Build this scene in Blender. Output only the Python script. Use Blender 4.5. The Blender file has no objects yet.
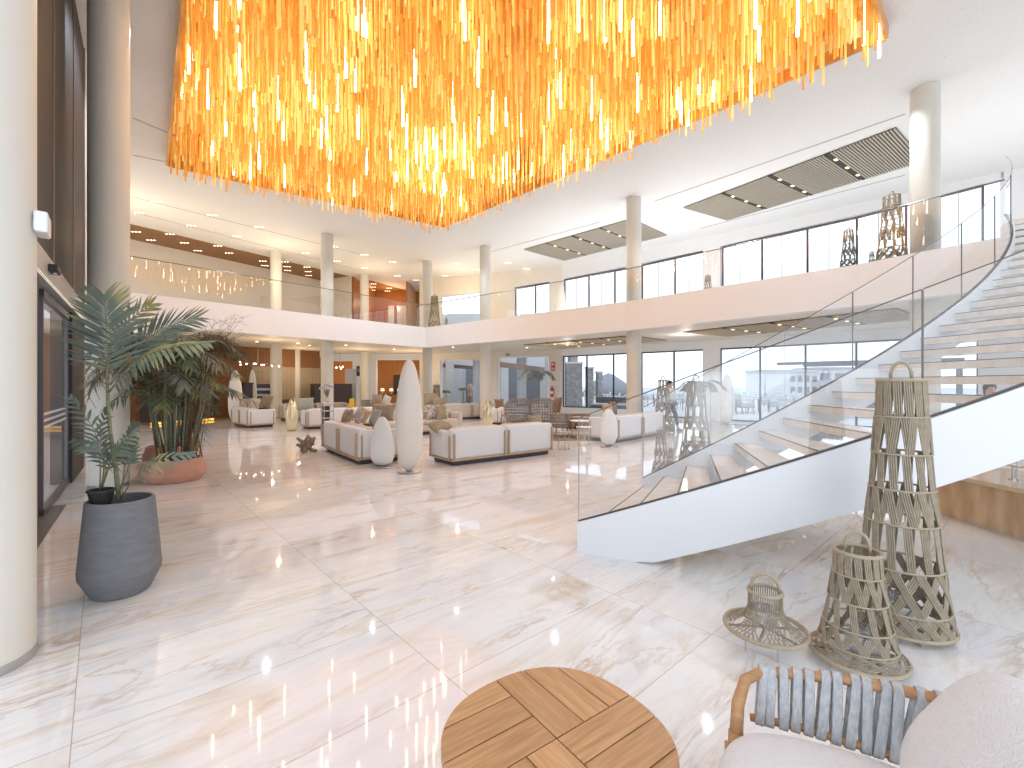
import bpy, bmesh, math, random
from mathutils import Vector, Matrix
random.seed(11)
SC = bpy.context.scene
COL = SC.collection
F, EYE = 455.0, 1.55            # focal length in px, eye height in m
PI = math.pi
def R(d): return math.radians(d)
# ---- survey helpers: turn a bearing / elevation measured in the photo into a world position
def gp(px, py, z=0.0):
    Y = (EYE - z) * F / (py - 385.0)
    return ((px - 512) / F * Y, Y)
def PX(px, py, Y):
    return Vector(((px - 512) / F * Y, Y, EYE + (385 - py) / F * Y))

# ---------------------------------------------------------------- materials
def _nt(name):
    m = bpy.data.materials.new(name); m.use_nodes = True
    nt = m.node_tree
    return m, nt, nt.nodes['Principled BSDF']
def mat(name, col, rough=.5, metal=0., spec=.5, noise=0., nscale=8., bump=0., bscale=40., emit=None, es=0., stretch=None, coat=0., col2=None, sheen=0.):
    m, nt, b = _nt(name)
    b.inputs['Base Color'].default_value = (*col, 1)
    b.inputs['Roughness'].default_value = rough
    b.inputs['Metallic'].default_value = metal
    b.inputs['Specular IOR Level'].default_value = spec
    b.inputs['Coat Weight'].default_value = coat
    b.inputs['Sheen Weight'].default_value = sheen
    if emit:
        b.inputs['Emission Color'].default_value = (*emit, 1)
        b.inputs['Emission Strength'].default_value = es
    tc = nt.nodes.new('ShaderNodeTexCoord'); mp = nt.nodes.new('ShaderNodeMapping')
    nt.links.new(tc.outputs['Object'], mp.inputs['Vector'])
    if stretch: mp.inputs['Scale'].default_value = stretch
    if noise > 0 or col2:
        n = nt.nodes.new('ShaderNodeTexNoise'); n.inputs['Scale'].default_value = nscale; n.inputs['Detail'].default_value = 5
        nt.links.new(mp.outputs['Vector'], n.inputs['Vector'])
        r = nt.nodes.new('ShaderNodeValToRGB')
        c2 = col2 or tuple(c * (1 - noise) for c in col)
        r.color_ramp.elements[0].position = .3; r.color_ramp.elements[0].color = (*c2, 1)
        r.color_ramp.elements[1].position = .7; r.color_ramp.elements[1].color = (*col, 1)
        nt.links.new(n.outputs['Fac'], r.inputs['Fac'])
        nt.links.new(r.outputs['Color'], b.inputs['Base Color'])
    if bump > 0:
        n2 = nt.nodes.new('ShaderNodeTexNoise'); n2.inputs['Scale'].default_value = bscale
        nt.links.new(mp.outputs['Vector'], n2.inputs['Vector'])
        bp = nt.nodes.new('ShaderNodeBump'); bp.inputs['Strength'].default_value = bump; bp.inputs['Distance'].default_value = .01
        nt.links.new(n2.outputs['Fac'], bp.inputs['Height']); nt.links.new(bp.outputs['Normal'], b.inputs['Normal'])
    return m
def emat(name, col, s):
    m = bpy.data.materials.new(name); m.use_nodes = True; nt = m.node_tree
    nt.nodes.remove(nt.nodes['Principled BSDF'])
    e = nt.nodes.new('ShaderNodeEmission'); e.inputs[0].default_value = (*col, 1); e.inputs[1].default_value = s
    nt.links.new(e.outputs[0], nt.nodes['Material Output'].inputs[0]); return m
def glassmat(name, tint=(1, 1, 1), refl=1.0, haze=0.0, base=0.0):
    m = bpy.data.materials.new(name); m.use_nodes = True; nt = m.node_tree
    nt.nodes.remove(nt.nodes['Principled BSDF'])
    t = nt.nodes.new('ShaderNodeBsdfTransparent'); t.inputs[0].default_value = (*tint, 1)
    g = nt.nodes.new('ShaderNodeBsdfGlossy'); g.inputs['Roughness'].default_value = 0.0; g.inputs[0].default_value = (1, 1, 1, 1)
    fr = nt.nodes.new('ShaderNodeFresnel'); fr.inputs[0].default_value = 1.5
    mm = nt.nodes.new('ShaderNodeMath'); mm.operation = 'MULTIPLY_ADD'; mm.inputs[1].default_value = refl; mm.inputs[2].default_value = base
    mm.use_clamp = True
    mx = nt.nodes.new('ShaderNodeMixShader')
    nt.links.new(fr.outputs[0], mm.inputs[0]); nt.links.new(mm.outputs[0], mx.inputs[0])
    nt.links.new(t.outputs[0], mx.inputs[1]); nt.links.new(g.outputs[0], mx.inputs[2])
    out = mx.outputs[0]
    if haze > 0:
        d = nt.nodes.new('ShaderNodeBsdfDiffuse'); d.inputs[0].default_value = (.95, .95, .95, 1)
        m2 = nt.nodes.new('ShaderNodeMixShader'); m2.inputs[0].default_value = haze
        nt.links.new(out, m2.inputs[1]); nt.links.new(d.outputs[0], m2.inputs[2]); out = m2.outputs[0]
    nt.links.new(out, nt.nodes['Material Output'].inputs[0]); return m

def marble_mat(name, tile=True, scale=1.0, warm=1.0, rough=.035):
    """cream onyx slabs, bands running along the slab length, thin joints"""
    m, nt, b = _nt(name); N = nt.nodes.new; L = nt.links.new
    tc = N('ShaderNodeTexCoord')
    rot = N('ShaderNodeMapping'); rot.inputs['Rotation'].default_value = (0, 0, R(-42.0))   # world -> (u,v)
    L(tc.outputs['Object'], rot.inputs['Vector'])
    sx = N('ShaderNodeSeparateXYZ'); L(rot.outputs['Vector'], sx.inputs[0])
    def math_(op, a, bb=None, c=None, clamp=False):
        n = N('ShaderNodeMath'); n.operation = op; n.use_clamp = clamp
        for i, v in enumerate((a, bb, c)):
            if v is None: continue
            if isinstance(v, (int, float)): n.inputs[i].default_value = v
            else: L(v, n.inputs[i])
        return n.outputs[0]
    su = math_('DIVIDE', math_('SUBTRACT', sx.outputs[0], 1.36), 1.46)
    sv = math_('DIVIDE', math_('SUBTRACT', sx.outputs[1], .54), .73)
    iu, iv = math_('FLOOR', su), math_('FLOOR', sv)
    cb = N('ShaderNodeCombineXYZ'); L(iu, cb.inputs[0]); L(iv, cb.inputs[1])
    wn = N('ShaderNodeTexWhiteNoise'); L(cb.outputs[0], wn.inputs['Vector'])
    off = N('ShaderNodeVectorMath'); off.operation = 'SCALE'; L(wn.outputs['Color'], off.inputs[0]); off.inputs['Scale'].default_value = 3.0 if tile else 0.0
    add = N('ShaderNodeVectorMath'); add.operation = 'ADD'; L(rot.outputs['Vector'], add.inputs[0]); L(off.outputs[0], add.inputs[1])
    mp = N('ShaderNodeMapping'); mp.inputs['Scale'].default_value = (.42 * scale, 1.75 * scale, 1.0); mp.inputs['Rotation'].default_value = (0, 0, R(6))
    L(add.outputs[0], mp.inputs['Vector'])
    # broad clouds
    n1 = N('ShaderNodeTexNoise'); n1.inputs['Scale'].default_value = 1.3; n1.inputs['Detail'].default_value = 7; n1.inputs['Roughness'].default_value = .62; n1.inputs['Distortion'].default_value = 1.3
    L(mp.outputs[0], n1.inputs['Vector'])
    r1 = N('ShaderNodeValToRGB'); cr = r1.color_ramp
    cr.elements[0].position = .25; cr.elements[0].color = (.66, .55, .44, 1)
    cr.elements[1].position = .40; cr.elements[1].color = (.80, .76, .70, 1)
    e = cr.elements.new(.48); e.color = (.85, .845, .83, 1)
    e = cr.elements.new(.60); e.color = (.77, .77, .78, 1)
    e = cr.elements.new(.80); e.color = (.88, .88, .87, 1)
    L(n1.outputs['Fac'], r1.inputs['Fac'])
    # veins: ridged noise
    def vein(sc, width, distort):
        n = N('ShaderNodeTexNoise'); n.inputs['Scale'].default_value = sc; n.inputs['Detail'].default_value = 6; n.inputs['Roughness'].default_value = .6; n.inputs['Distortion'].default_value = distort
        L(mp.outputs[0], n.inputs['Vector'])
        d = math_('ABSOLUTE', math_('SUBTRACT', n.outputs['Fac'], .5))
        return math_('SUBTRACT', 1.0, math_('DIVIDE', d, width), None, True)
    v1 = vein(.8, .022, 1.6); v2 = vein(2.2, .03, .9)
    nm = N('ShaderNodeTexNoise'); nm.inputs['Scale'].default_value = 1.6; L(mp.outputs[0], nm.inputs['Vector'])
    msk = math_('MULTIPLY', math_('SUBTRACT', nm.outputs['Fac'], .44), 5.0, None, True)
    vv = math_('MULTIPLY', math_('MAXIMUM', v1, math_('MULTIPLY', v2, .55)), msk)
    mx = N('ShaderNodeMixRGB'); mx.inputs[2].default_value = (.50, .34, .20, 1)
    L(math_('MULTIPLY', vv, .72), mx.inputs[0]); L(r1.outputs[0], mx.inputs[1])
    last = mx.outputs[0]
    if tile:
        fu = math_('SUBTRACT', su, iu); fv = math_('SUBTRACT', sv, iv)
        ju = math_('MINIMUM', math_('MULTIPLY', fu, 1.46), math_('MULTIPLY', math_('SUBTRACT', 1.0, fu), 1.46))
        jv = math_('MINIMUM', math_('MULTIPLY', fv, .73), math_('MULTIPLY', math_('SUBTRACT', 1.0, fv), .73))
        j = math_('LESS_THAN', math_('MINIMUM', ju, jv), .0022)
        mj = N('ShaderNodeMixRGB'); mj.inputs[2].default_value = (.42, .36, .30, 1)
        L(math_('MULTIPLY', j, .8), mj.inputs[0]); L(last, mj.inputs[1]); last = mj.outputs[0]
    L(last, b.inputs['Base Color'])
    b.inputs['Roughness'].default_value = rough
    b.inputs['Specular IOR Level'].default_value = .7
    return m
def stripe_mat(name, c1, c2, axis=0, freq=10., rough=.5, duty=.5, grain=.2, spec=.3):
    m, nt, b = _nt(name); N = nt.nodes.new; L = nt.links.new
    tc = N('ShaderNodeTexCoord'); s = N('ShaderNodeSeparateXYZ'); L(tc.outputs['Object'], s.inputs[0])
    a = N('ShaderNodeMath'); a.operation = 'MULTIPLY'; a.inputs[1].default_value = freq; L(s.outputs[axis], a.inputs[0])
    f = N('ShaderNodeMath'); f.operation = 'FRACT'; L(a.outputs[0], f.inputs[0])
    g = N('ShaderNodeMath'); g.operation = 'LESS_THAN'; g.inputs[1].default_value = duty; L(f.outputs[0], g.inputs[0])
    n = N('ShaderNodeTexNoise'); mp = N('ShaderNodeMapping'); mp.inputs['Scale'].default_value = (9, 9, .8); L(tc.outputs['Object'], mp.inputs[0]); L(mp.outputs[0], n.inputs['Vector'])
    n.inputs['Scale'].default_value = 3; n.inputs['Detail'].default_value = 6
    mx = N('ShaderNodeMixRGB'); mx.inputs[1].default_value = (*c1, 1); mx.inputs[2].default_value = (*c2, 1); L(g.outputs[0], mx.inputs[0])
    m2 = N('ShaderNodeMixRGB'); m2.blend_type = 'MULTIPLY'; L(mx.outputs[0], m2.inputs[1])
    r = N('ShaderNodeValToRGB'); r.color_ramp.elements[0].color = (1 - grain * 2, 1 - grain * 2, 1 - grain * 2, 1); r.color_ramp.elements[1].color = (1, 1, 1, 1); L(n.outputs['Fac'], r.inputs[0])
    L(r.outputs[0], m2.inputs[2]); m2.inputs[0].default_value = 1; L(m2.outputs[0], b.inputs['Base Color'])
    b.inputs['Roughness'].default_value = rough; b.inputs['Specular IOR Level'].default_value = spec
    return m
def wood_mat(name, c1, c2, axis=(1.2, 14, 14), rough=.45, coat=0., spec=.4):
    return mat(name, c1, rough, noise=.3, nscale=3.2, stretch=axis, col2=c2, bump=.06, bscale=8, coat=coat, spec=spec)
def leaf_mat(name, c1, c2, c3, scale=3.):
    m, nt, b = _nt(name); N = nt.nodes.new; L = nt.links.new
    tc = N('ShaderNodeTexCoord'); n = N('ShaderNodeTexNoise'); n.inputs['Scale'].default_value = scale; n.inputs['Detail'].default_value = 3
    L(tc.outputs['Object'], n.inputs['Vector'])
    r = N('ShaderNodeValToRGB'); cr = r.color_ramp
    cr.elements[0].position = .35; cr.elements[0].color = (*c1, 1); cr.elements[1].position = .72; cr.elements[1].color = (*c3, 1)
    e = cr.elements.new(.55); e.color = (*c2, 1)
    L(n.outputs['Fac'], r.inputs[0]); L(r.outputs[0], b.inputs['Base Color'])
    b.inputs['Roughness'].default_value = .55
    return m

M = {}
M['floor'] = marble_mat('onyx_floor_slabs')
M['tread'] = mat('onyx_tread', (.84, .825, .80), .14, noise=.1, nscale=3.5, col2=(.74, .68, .58), stretch=(1, 3, 1))
M['counter'] = mat('brown_onyx', (.62, .45, .28), .12, noise=.3, nscale=2.2, col2=(.40, .26, .14), stretch=(3, 3, .8))
M['white'] = mat('white_plaster', (.86, .85, .845), .55, noise=.02, nscale=2)
M['fascia'] = mat('white_fascia', (.85, .825, .81), .5, noise=.02, nscale=1)
M['stair'] = mat('white_lacquer_steel', (.77, .765, .76), .38, spec=.4)
M['beige'] = mat('beige_wall', (.80, .73, .62), .6, noise=.03, nscale=2)
M['column'] = mat('cream_column', (.72, .68, .59), .5, noise=.05, nscale=1.5, bump=.03, bscale=60)
M['panel_dark'] = mat('dark_bronze_cladding', (.062, .060, .061), .55, spec=.15, noise=.1, nscale=.8)
M['seam'] = mat('copper_seam', (.45, .30, .22), .3, metal=.8)
M['frame'] = mat('anthracite_frame', (.10, .10, .11), .4, metal=.3)
M['frame_grey'] = mat('grey_door_frame', (.13, .115, .125), .4, metal=.2)
M['glass'] = glassmat('window_glass', (.97, .98, .985), .6)
M['railglass'] = glassmat('balustrade_glass', (.95, .955, .94), 1.0, .0, .05)
M['stairglass'] = glassmat('stair_glass', (.96, .97, .97), .5, .05, .015)  # white haze mixed in to stand for bright reflections on the glass
M['doorglass'] = glassmat('door_glass', (.90, .92, .94), .35, .12, .02)
M['rail'] = mat('dark_handrail', (.16, .15, .14), .35, metal=.5)
M['darkline'] = mat('dark_strip', (.07, .065, .06), .6)  # dark colour of the nosing strips and glazing channels
M['woodwall'] = stripe_mat('walnut_slat_wall', (.30, .135, .05), (.20, .085, .03), 0, 7., .5, .12)
M['woodsoffit'] = stripe_mat('oak_slat_soffit', (.42, .22, .09), (.28, .14, .055), 0, 5., .5, .2)
M['woodlight'] = stripe_mat('pale_timber_panel', (.50, .38, .26), (.36, .26, .18), 0, 4., .5, .06)
M['orange'] = stripe_mat('orange_oak_wall', (.48, .20, .05), (.36, .14, .03), 0, 3., .45, .05)
M['steel'] = mat('brushed_steel', (.55, .55, .56), .3, metal=.9)
M['black'] = mat('black_matte', (.025, .024, .024), .5)
M['darkbar'] = mat('dark_bar_front', (.045, .032, .035), .3)
M['yellowglow'] = emat('amber_under_glow', (1.0, .50, .06), 2.2)
M['warm'] = emat('warm_lamp', (1.0, .80, .48), 9.)
M['warm_soft'] = emat('warm_grille_lamp', (1.0, .74, .34), 3.0)
M['led'] = emat('led_strip', (1.0, .90, .66), 1.6)
M['tube'] = emat('glowing_tube', (1.0, .80, .45), 16.)
M['rod'] = mat('golden_bamboo_rod', (.95, .58, .16), .4, noise=.3, nscale=7., col2=(.72, .31, .045), stretch=(2, 2, .5), emit=(1., .48, .06), es=.26)  # low emission stands in for light the tubes throw on the rods
M['rod2'] = mat('pale_gold_rod', (1.0, .70, .30), .35, noise=.2, nscale=7, emit=(1., .62, .13), es=.48)  # same put-in glow, stronger on the paler rods
M['plate'] = mat('orange_gold_panel', (.78, .36, .07), .3, metal=.2, noise=.4, nscale=1.0, col2=(.30, .14, .05), emit=(1., .40, .05), es=.18)  # faint emission put into the panel for light among the rods
M['grille'] = mat('champagne_slat', (.50, .44, .35), .45, metal=.2)
M['grilleback'] = mat('grille_void', (.12, .10, .08), .8)
M['grille_tan'] = mat('oak_slat_grille', (.56, .43, .28), .5)
M['fabric'] = mat('grey_white_fabric', (.70, .69, .68), .9, noise=.06, nscale=60, bump=.15, bscale=220, sheen=.2)
M['fabric_w'] = mat('white_boucle', (.80, .79, .79), .95, noise=.10, nscale=150, bump=.6, bscale=200, sheen=.3)
M['fabric_b'] = mat('warm_beige_fabric', (.62, .56, .49), .9, noise=.08, nscale=60, bump=.15, bscale=220)
M['tan'] = mat('olive_tan_cushion', (.36, .29, .19), .8, noise=.2, nscale=12, col2=(.25, .20, .13))
M['greencush'] = mat('grey_green_cushion', (.36, .36, .31), .8, noise=.2, nscale=12)
M['brown'] = mat('brown_leather', (.22, .11, .06), .5)
M['patt'] = mat('printed_cushion', (.80, .79, .78), .85, nscale=14, col2=(.12, .13, .18))
M['patt2'] = mat('speckled_cushion', (.66, .58, .52), .85, nscale=30, col2=(.30, .20, .19))
M['teak'] = wood_mat('teak', (.56, .32, .15), (.40, .20, .085), (1.2, 14, 14), .5)
M['teak_y'] = wood_mat('teak_cross', (.56, .32, .15), (.42, .22, .09), (1.2, 14, 14), .5)
M['oaktrim'] = mat('oak_trim', (.50, .34, .21), .5, noise=.15, nscale=10)
M['rope'] = mat('grey_rope_band', (.60, .60, .60), .9, noise=.25, nscale=90, bump=.7, bscale=160, stretch=(1, 1, .3))
M['cord'] = mat('khaki_rattan_cord', (.385, .32, .225), .7, noise=.25, nscale=25)
M['cord2'] = mat('khaki_hoop', (.43, .355, .24), .65, noise=.15, nscale=20)
M['planter'] = mat('grey_concrete_pot', (.185, .185, .19), .75, noise=.2, nscale=10, bump=.15, bscale=60, stretch=(1, 1, 3))
M['terracotta'] = mat('terracotta', (.58, .30, .20), .8, noise=.18, nscale=8, bump=.1, bscale=50)
M['soil'] = mat('dark_soil', (.045, .03, .02), .95, bump=.6, bscale=60)
M['stem'] = mat('green_stem', (.24, .24, .10), .6, noise=.3, nscale=12, stretch=(1, 1, 4), col2=(.13, .12, .08))
M['stemgrey'] = mat('grey_cane', (.25, .27, .22), .6, noise=.3, nscale=12, stretch=(1, 1, 4), col2=(.13, .14, .10))
M['leaf'] = leaf_mat('grey_green_leaf', (.105, .125, .10), (.165, .19, .135), (.50, .42, .14), 2.2)
M['leafdark'] = leaf_mat('dark_leaf', (.055, .08, .06), (.13, .16, .07), (.36, .24, .06), 3.)
M['dry'] = leaf_mat('dry_brown_grass', (.10, .065, .035), (.22, .13, .05), (.35, .2, .08), 3.)
M['egg'] = mat('ivory_stone', (.80, .77, .72), .35, noise=.03, nscale=2)
M['eggtan'] = mat('sand_stone', (.74, .66, .56), .35, noise=.03, nscale=2)
M['gold'] = mat('hammered_champagne', (.74, .66, .44), .25, metal=.75, bump=.5, bscale=30)
M['drift'] = mat('driftwood', (.34, .25, .15), .7, noise=.4, nscale=15)
M['rattan'] = mat('grey_rattan', (.27, .23, .185), .7, noise=.2, nscale=30)
M['rattan_l'] = mat('rattan_seat', (.50, .40, .28), .8, noise=.15, nscale=30)
M['whiteplastic'] = mat('white_plastic', (.82, .82, .80), .4)
M['red'] = mat('red_enamel', (.62, .03, .03), .35)
M['yellow'] = mat('yellow_plastic', (.95, .62, .02), .4)
M['rug'] = mat('grey_rug', (.24, .20, .16), .95, noise=.2, nscale=40)
M['grate'] = stripe_mat('entrance_grate', (.10, .10, .10), (.30, .30, .30), 0, 40., .5, .4)
M['stone'] = None
M['paving'] = mat('bright_terrace', (.62, .61, .60), .8, noise=.08, nscale=.5)
M['sea'] = mat('pale_sea', (.42, .45, .47), .5)
M['bld'] = mat('white_render', (.62, .62, .62), .8)
M['bldgrey'] = mat('grey_facade', (.22, .225, .24), .7)
M['outgrey'] = mat('outdoor_grey', (.12, .125, .13), .8)
M['outlight'] = mat('outdoor_pale', (.52, .52, .52), .8)
M['skin'] = mat('skin', (.60, .38, .27), .5)
M['hair'] = mat('dark_hair', (.04, .025, .02), .6)
M['shirt'] = mat('white_shirt', (.80, .79, .77), .8)
M['denim'] = mat('dark_denim', (.12, .14, .18), .8)
M['cardigan'] = mat('grey_cardigan', (.30, .31, .34), .85)
M['blueglass'] = mat('pale_blue_glass', (.50, .56, .66), .15, spec=.8)  # flat pale blue for the upper panes and display shelves
def stone_mat():
    m, nt, b = _nt('stone_cladding'); N = nt.nodes.new; L = nt.links.new
    tc = N('ShaderNodeTexCoord'); br = N('ShaderNodeTexBrick'); mp = N('ShaderNodeMapping'); mp.inputs['Rotation'].default_value = (R(90), 0, 0)
    L(tc.outputs['Object'], mp.inputs[0]); L(mp.outputs[0], br.inputs['Vector'])
    br.inputs['Color1'].default_value = (.40, .385, .37, 1); br.inputs['Color2'].default_value = (.24, .235, .23, 1); br.inputs['Mortar'].default_value = (.12, .12, .115, 1)
    br.inputs['Scale'].default_value = 3.5; br.inputs['Row Height'].default_value = .3
    L(br.outputs['Color'], b.inputs['Base Color']); b.inputs['Roughness'].default_value = .85; return m
M['stone'] = stone_mat()
def ceiling_mat():
    m, nt, b = _nt('perforated_ceiling'); N = nt.nodes.new; L = nt.links.new
    tc = N('ShaderNodeTexCoord'); v = N('ShaderNodeTexVoronoi'); v.inputs['Scale'].default_value = 16.
    L(tc.outputs['Object'], v.inputs['Vector'])
    lt = N('ShaderNodeMath'); lt.operation = 'LESS_THAN'; lt.inputs[1].default_value = .17; L(v.outputs['Distance'], lt.inputs[0])
    s = N('ShaderNodeMath'); s.operation = 'MULTIPLY'; s.inputs[1].default_value = .28; L(lt.outputs[0], s.inputs[0])
    mx = N('ShaderNodeMixRGB'); mx.inputs[1].default_value = (.84, .83, .815, 1); mx.inputs[2].default_value = (.35, .33, .30, 1)
    L(s.outputs[0], mx.inputs[0]); L(mx.outputs[0], b.inputs['Base Color']); b.inputs['Roughness'].default_value = .75; return m
M['ceilperf'] = ceiling_mat()

# ---------------------------------------------------------------- mesh builder
class MB:
    def __init__(s): s.v = []; s.f = []
    def quad(s, a, b, c, d):
        n = len(s.v); s.v += [tuple(a), tuple(b), tuple(c), tuple(d)]; s.f.append((n, n+1, n+2, n+3)); return s
    def poly(s, pts):
        n = len(s.v); s.v += [tuple(p) for p in pts]; s.f.append(tuple(range(n, n+len(pts)))); return s
    def box(s, x0, y0, z0, x1, y1, z1, mtx=None):
        P = [(x0,y0,z0),(x1,y0,z0),(x1,y1,z0),(x0,y1,z0),(x0,y0,z1),(x1,y0,z1),(x1,y1,z1),(x0,y1,z1)]
        if mtx is not None: P = [tuple(mtx @ Vector(p)) for p in P]
        n = len(s.v); s.v += P
        s.f += [tuple(n+i for i in q) for q in ((3,2,1,0),(4,5,6,7),(0,1,5,4),(1,2,6,5),(2,3,7,6),(3,0,4,7))]; return s
    def prism(s, pts, z0, z1):
        k = len(pts); n = len(s.v)
        s.v += [(p[0], p[1], z0) for p in pts] + [(p[0], p[1], z1) for p in pts]
        s.f.append(tuple(n+i for i in reversed(range(k)))); s.f.append(tuple(n+k+i for i in range(k)))
        for i in range(k): j = (i+1) % k; s.f.append((n+i, n+j, n+k+j, n+k+i))
        return s
    def rbox(s, x0, y0, z0, x1, y1, z1, r=.03, seg=2, mtx=None, puff=0.):
        bm = bmesh.new(); bmesh.ops.create_cube(bm, size=1)
        for v in bm.verts:
            v.co = Vector(((x0+x1)/2 + v.co.x*(x1-x0), (y0+y1)/2 + v.co.y*(y1-y0), (z0+z1)/2 + v.co.z*(z1-z0)))
        r = min(r, abs(x1-x0)*.49, abs(y1-y0)*.49, abs(z1-z0)*.49)
        bmesh.ops.bevel(bm, geom=bm.edges[:], offset=r, segments=seg, profile=.5, affect='EDGES')
        s.addbm(bm, mtx); return s
    def addbm(s, bm, mtx=None):
        n = len(s.v); bm.verts.ensure_lookup_table()
        s.v += [tuple((mtx @ v.co) if mtx is not None else v.co) for v in bm.verts]
        s.f += [tuple(n+v.index for v in f.verts) for f in bm.faces]; bm.free()
    def tube(s, pts, r, n=6, caps=True, closed=False):
        pts = [Vector(p) for p in pts]; k = len(pts); base = len(s.v)
        up = Vector((0, 0, 1)); prev = None
        for i, p in enumerate(pts):
            if closed: t = pts[(i+1) % k] - pts[i-1]
            else: t = pts[min(i+1, k-1)] - pts[max(i-1, 0)]
            if t.length < 1e-9: t = Vector((0, 0, 1))
            t.normalize()
            if prev is None:
                a = t.cross(up)
                if a.length < 1e-3: a = t.cross(Vector((1, 0, 0)))
            else:
                a = prev - t * prev.dot(t)
                if a.length < 1e-6: a = t.cross(up)
            a.normalize(); b = t.cross(a); prev = a
            rr = r[i] if isinstance(r, (list, tuple)) else r
            for j in range(n):
                an = 2*PI*j/n; s.v.append(tuple(p + a*math.cos(an)*rr + b*math.sin(an)*rr))
        rng = k if closed else k-1
        for i in range(rng):
            i2 = (i+1) % k
            for j in range(n):
                j2 = (j+1) % n
                s.f.append((base+i*n+j, base+i*n+j2, base+i2*n+j2, base+i2*n+j))
        if caps and not closed:
            s.f.append(tuple(base+j for j in reversed(range(n)))); s.f.append(tuple(base+(k-1)*n+j for j in range(n)))
        return s
    def ring(s, c, R_, r, n=32, m=6, axis='z', a0=0, a1=2*PI, sy=1.):
        cl = abs(a1-a0-2*PI) < 1e-6; k = n if cl else n+1; P = []
        for i in range(k):
            a = a0+(a1-a0)*i/n; x, y = R_*math.cos(a), R_*sy*math.sin(a)
            P.append(Vector(c) + (Vector((x, y, 0)) if axis == 'z' else Vector((x, 0, y)) if axis == 'y' else Vector((0, x, y))))
        return s.tube(P, r, m, closed=cl)
    def lathe(s, prof, n=32, c=(0, 0), sx=1., sy=1., cap0=True, cap1=True):
        base = len(s.v); k = len(prof)
        for r, z in prof:
            for j in range(n):
                a = 2*PI*j/n; s.v.append((c[0]+r*math.cos(a)*sx, c[1]+r*math.sin(a)*sy, z))
        for i in range(k-1):
            for j in range(n):
                j2 = (j+1) % n; s.f.append((base+i*n+j, base+i*n+j2, base+(i+1)*n+j2, base+(i+1)*n+j))
        if cap0: s.f.append(tuple(base+j for j in reversed(range(n))))
        if cap1: s.f.append(tuple(base+(k-1)*n+j for j in range(n)))
        return s
    def build(s, name, m, parent=None, smooth=False, auto=None):
        me = bpy.data.meshes.new(name); me.from_pydata(s.v, [], s.f)
        me.materials.append(M[m] if isinstance(m, str) else m)
        if smooth:
            for p in me.polygons: p.use_smooth = True
            if auto is not None and hasattr(me, 'set_sharp_from_angle'): me.set_sharp_from_angle(angle=R(auto))
        o = bpy.data.objects.new(name, me); COL.objects.link(o)
        if parent is not None: o.parent = parent
        return o
def tag(o, label=None, cat=None, group=None, kind=None):
    if label: o['label'] = label
    if cat: o['category'] = cat
    if group: o['group'] = group
    if kind: o['kind'] = kind
    return o
def thing(name, label, cat, loc=(0, 0, 0), rz=0., group=None):
    o = bpy.data.objects.new(name, None); COL.objects.link(o); o.location = loc; o.rotation_euler = (0, 0, rz)
    o.empty_display_size = .1
    return tag(o, label, cat, group)
def struct(name, mb, m, smooth=False, auto=None):
    return tag(mb.build(name, m, None, smooth, auto), kind='structure')
def dup(root, loc, rz, label=None, group=None):
    r = root.copy(); COL.objects.link(r); r.location = loc; r.rotation_euler = (0, 0, rz)
    if label: r['label'] = label
    if group: r['group'] = group
    for ch in list(root.children):
        c = ch.copy(); COL.objects.link(c); c.parent = r
        for g in ch.children:
            d = g.copy(); COL.objects.link(d); d.parent = c
    return r
def ico(c, r, sx=1, sy=1, sz=1, sub=2):
    bm = bmesh.new(); bmesh.ops.create_icosphere(bm, subdivisions=sub, radius=r)
    for v in bm.verts: v.co = Vector((v.co.x*sx+c[0], v.co.y*sy+c[1], v.co.z*sz+c[2]))
    return bm

# ================================================================= SETTING
CZ, FT, FB, LC = 7.9, 4.24, 3.33, 3.45     # high ceiling, mezzanine floor, fascia bottom, low ceiling
floor = MB().poly([(-26, -6, 0), (20, -6, 0), (20, 12, 0), (13.6, 15.2, 0), (8.9, 19.6, 0), (2.9, 24.6, 0), (-5, 34, 0), (-26, 34, 0)])
struct('floor', floor, 'floor')

# high ceiling with a shadow gap line around the void
CHP = [Vector((-2.62, 17.6)), Vector((6.6, 8.05)), Vector((3.9, 5.6)), Vector((-3.95, 5.7)), Vector((-9.6, 12.7))]
ce = MB()
for pg in ([(-20, -1.5), (17.6, -1.5), CHP[2], CHP[3]], [(17.6, -1.5), (17.4, 11.3), CHP[1], CHP[2]], [(17.4, 11.3), (13.3, 15.05), (8.7, 19.3), (2.7, 24.2), CHP[0], CHP[1]], [(2.7, 24.2), (-5.6, 27.8), (-5.6, 34), (-20, 34), CHP[4], CHP[0]], [(-20, 34), (-20, -1.5), CHP[3], CHP[4]]):
    ce.prism(pg, CZ, CZ+.3)
struct('ceiling', ce, 'ceilperf')

# --- mezzanine slab edge measured along its top line
FE = [(-15.5, 8.42), (-11.2, 13.4), (-4.13, 21.6)]
for px, py in ((480, 321.4), (560, 311.4), (626, 302.8), (680, 294.5), (720, 288), (790, 277), (860, 265.8), (915, 255), (1004, 239)):
    FE.append(gp(px, py, FT))
stair_in, stair_out = (8.09, 7.43), (9.89, 6.03)
slab = FE + [stair_in, stair_out, (17.5, 6.0), (17.0, 11.4), (13.2, 14.95), (8.6, 19.25), (2.65, 24.15), (-5.7, 27.7), (-5.7, 33), (-14.5, 33), (-19.5, 16), (-19.5, 8.42)]
struct('ceiling', MB().prism(slab, LC, FT), 'beige')
fm = MB()
def offs(poly, d):
    out = []
    for i, p in enumerate(poly):
        a = Vector(poly[max(i-1, 0)]); b = Vector(poly[min(i+1, len(poly)-1)]); t = (b-a).normalized(); n = Vector((t.y, -t.x))
        out.append((p[0]+n.x*d, p[1]+n.y*d))
    return out
FEo = offs(FE, .06); FEi = offs(FE, -.22)
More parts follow.
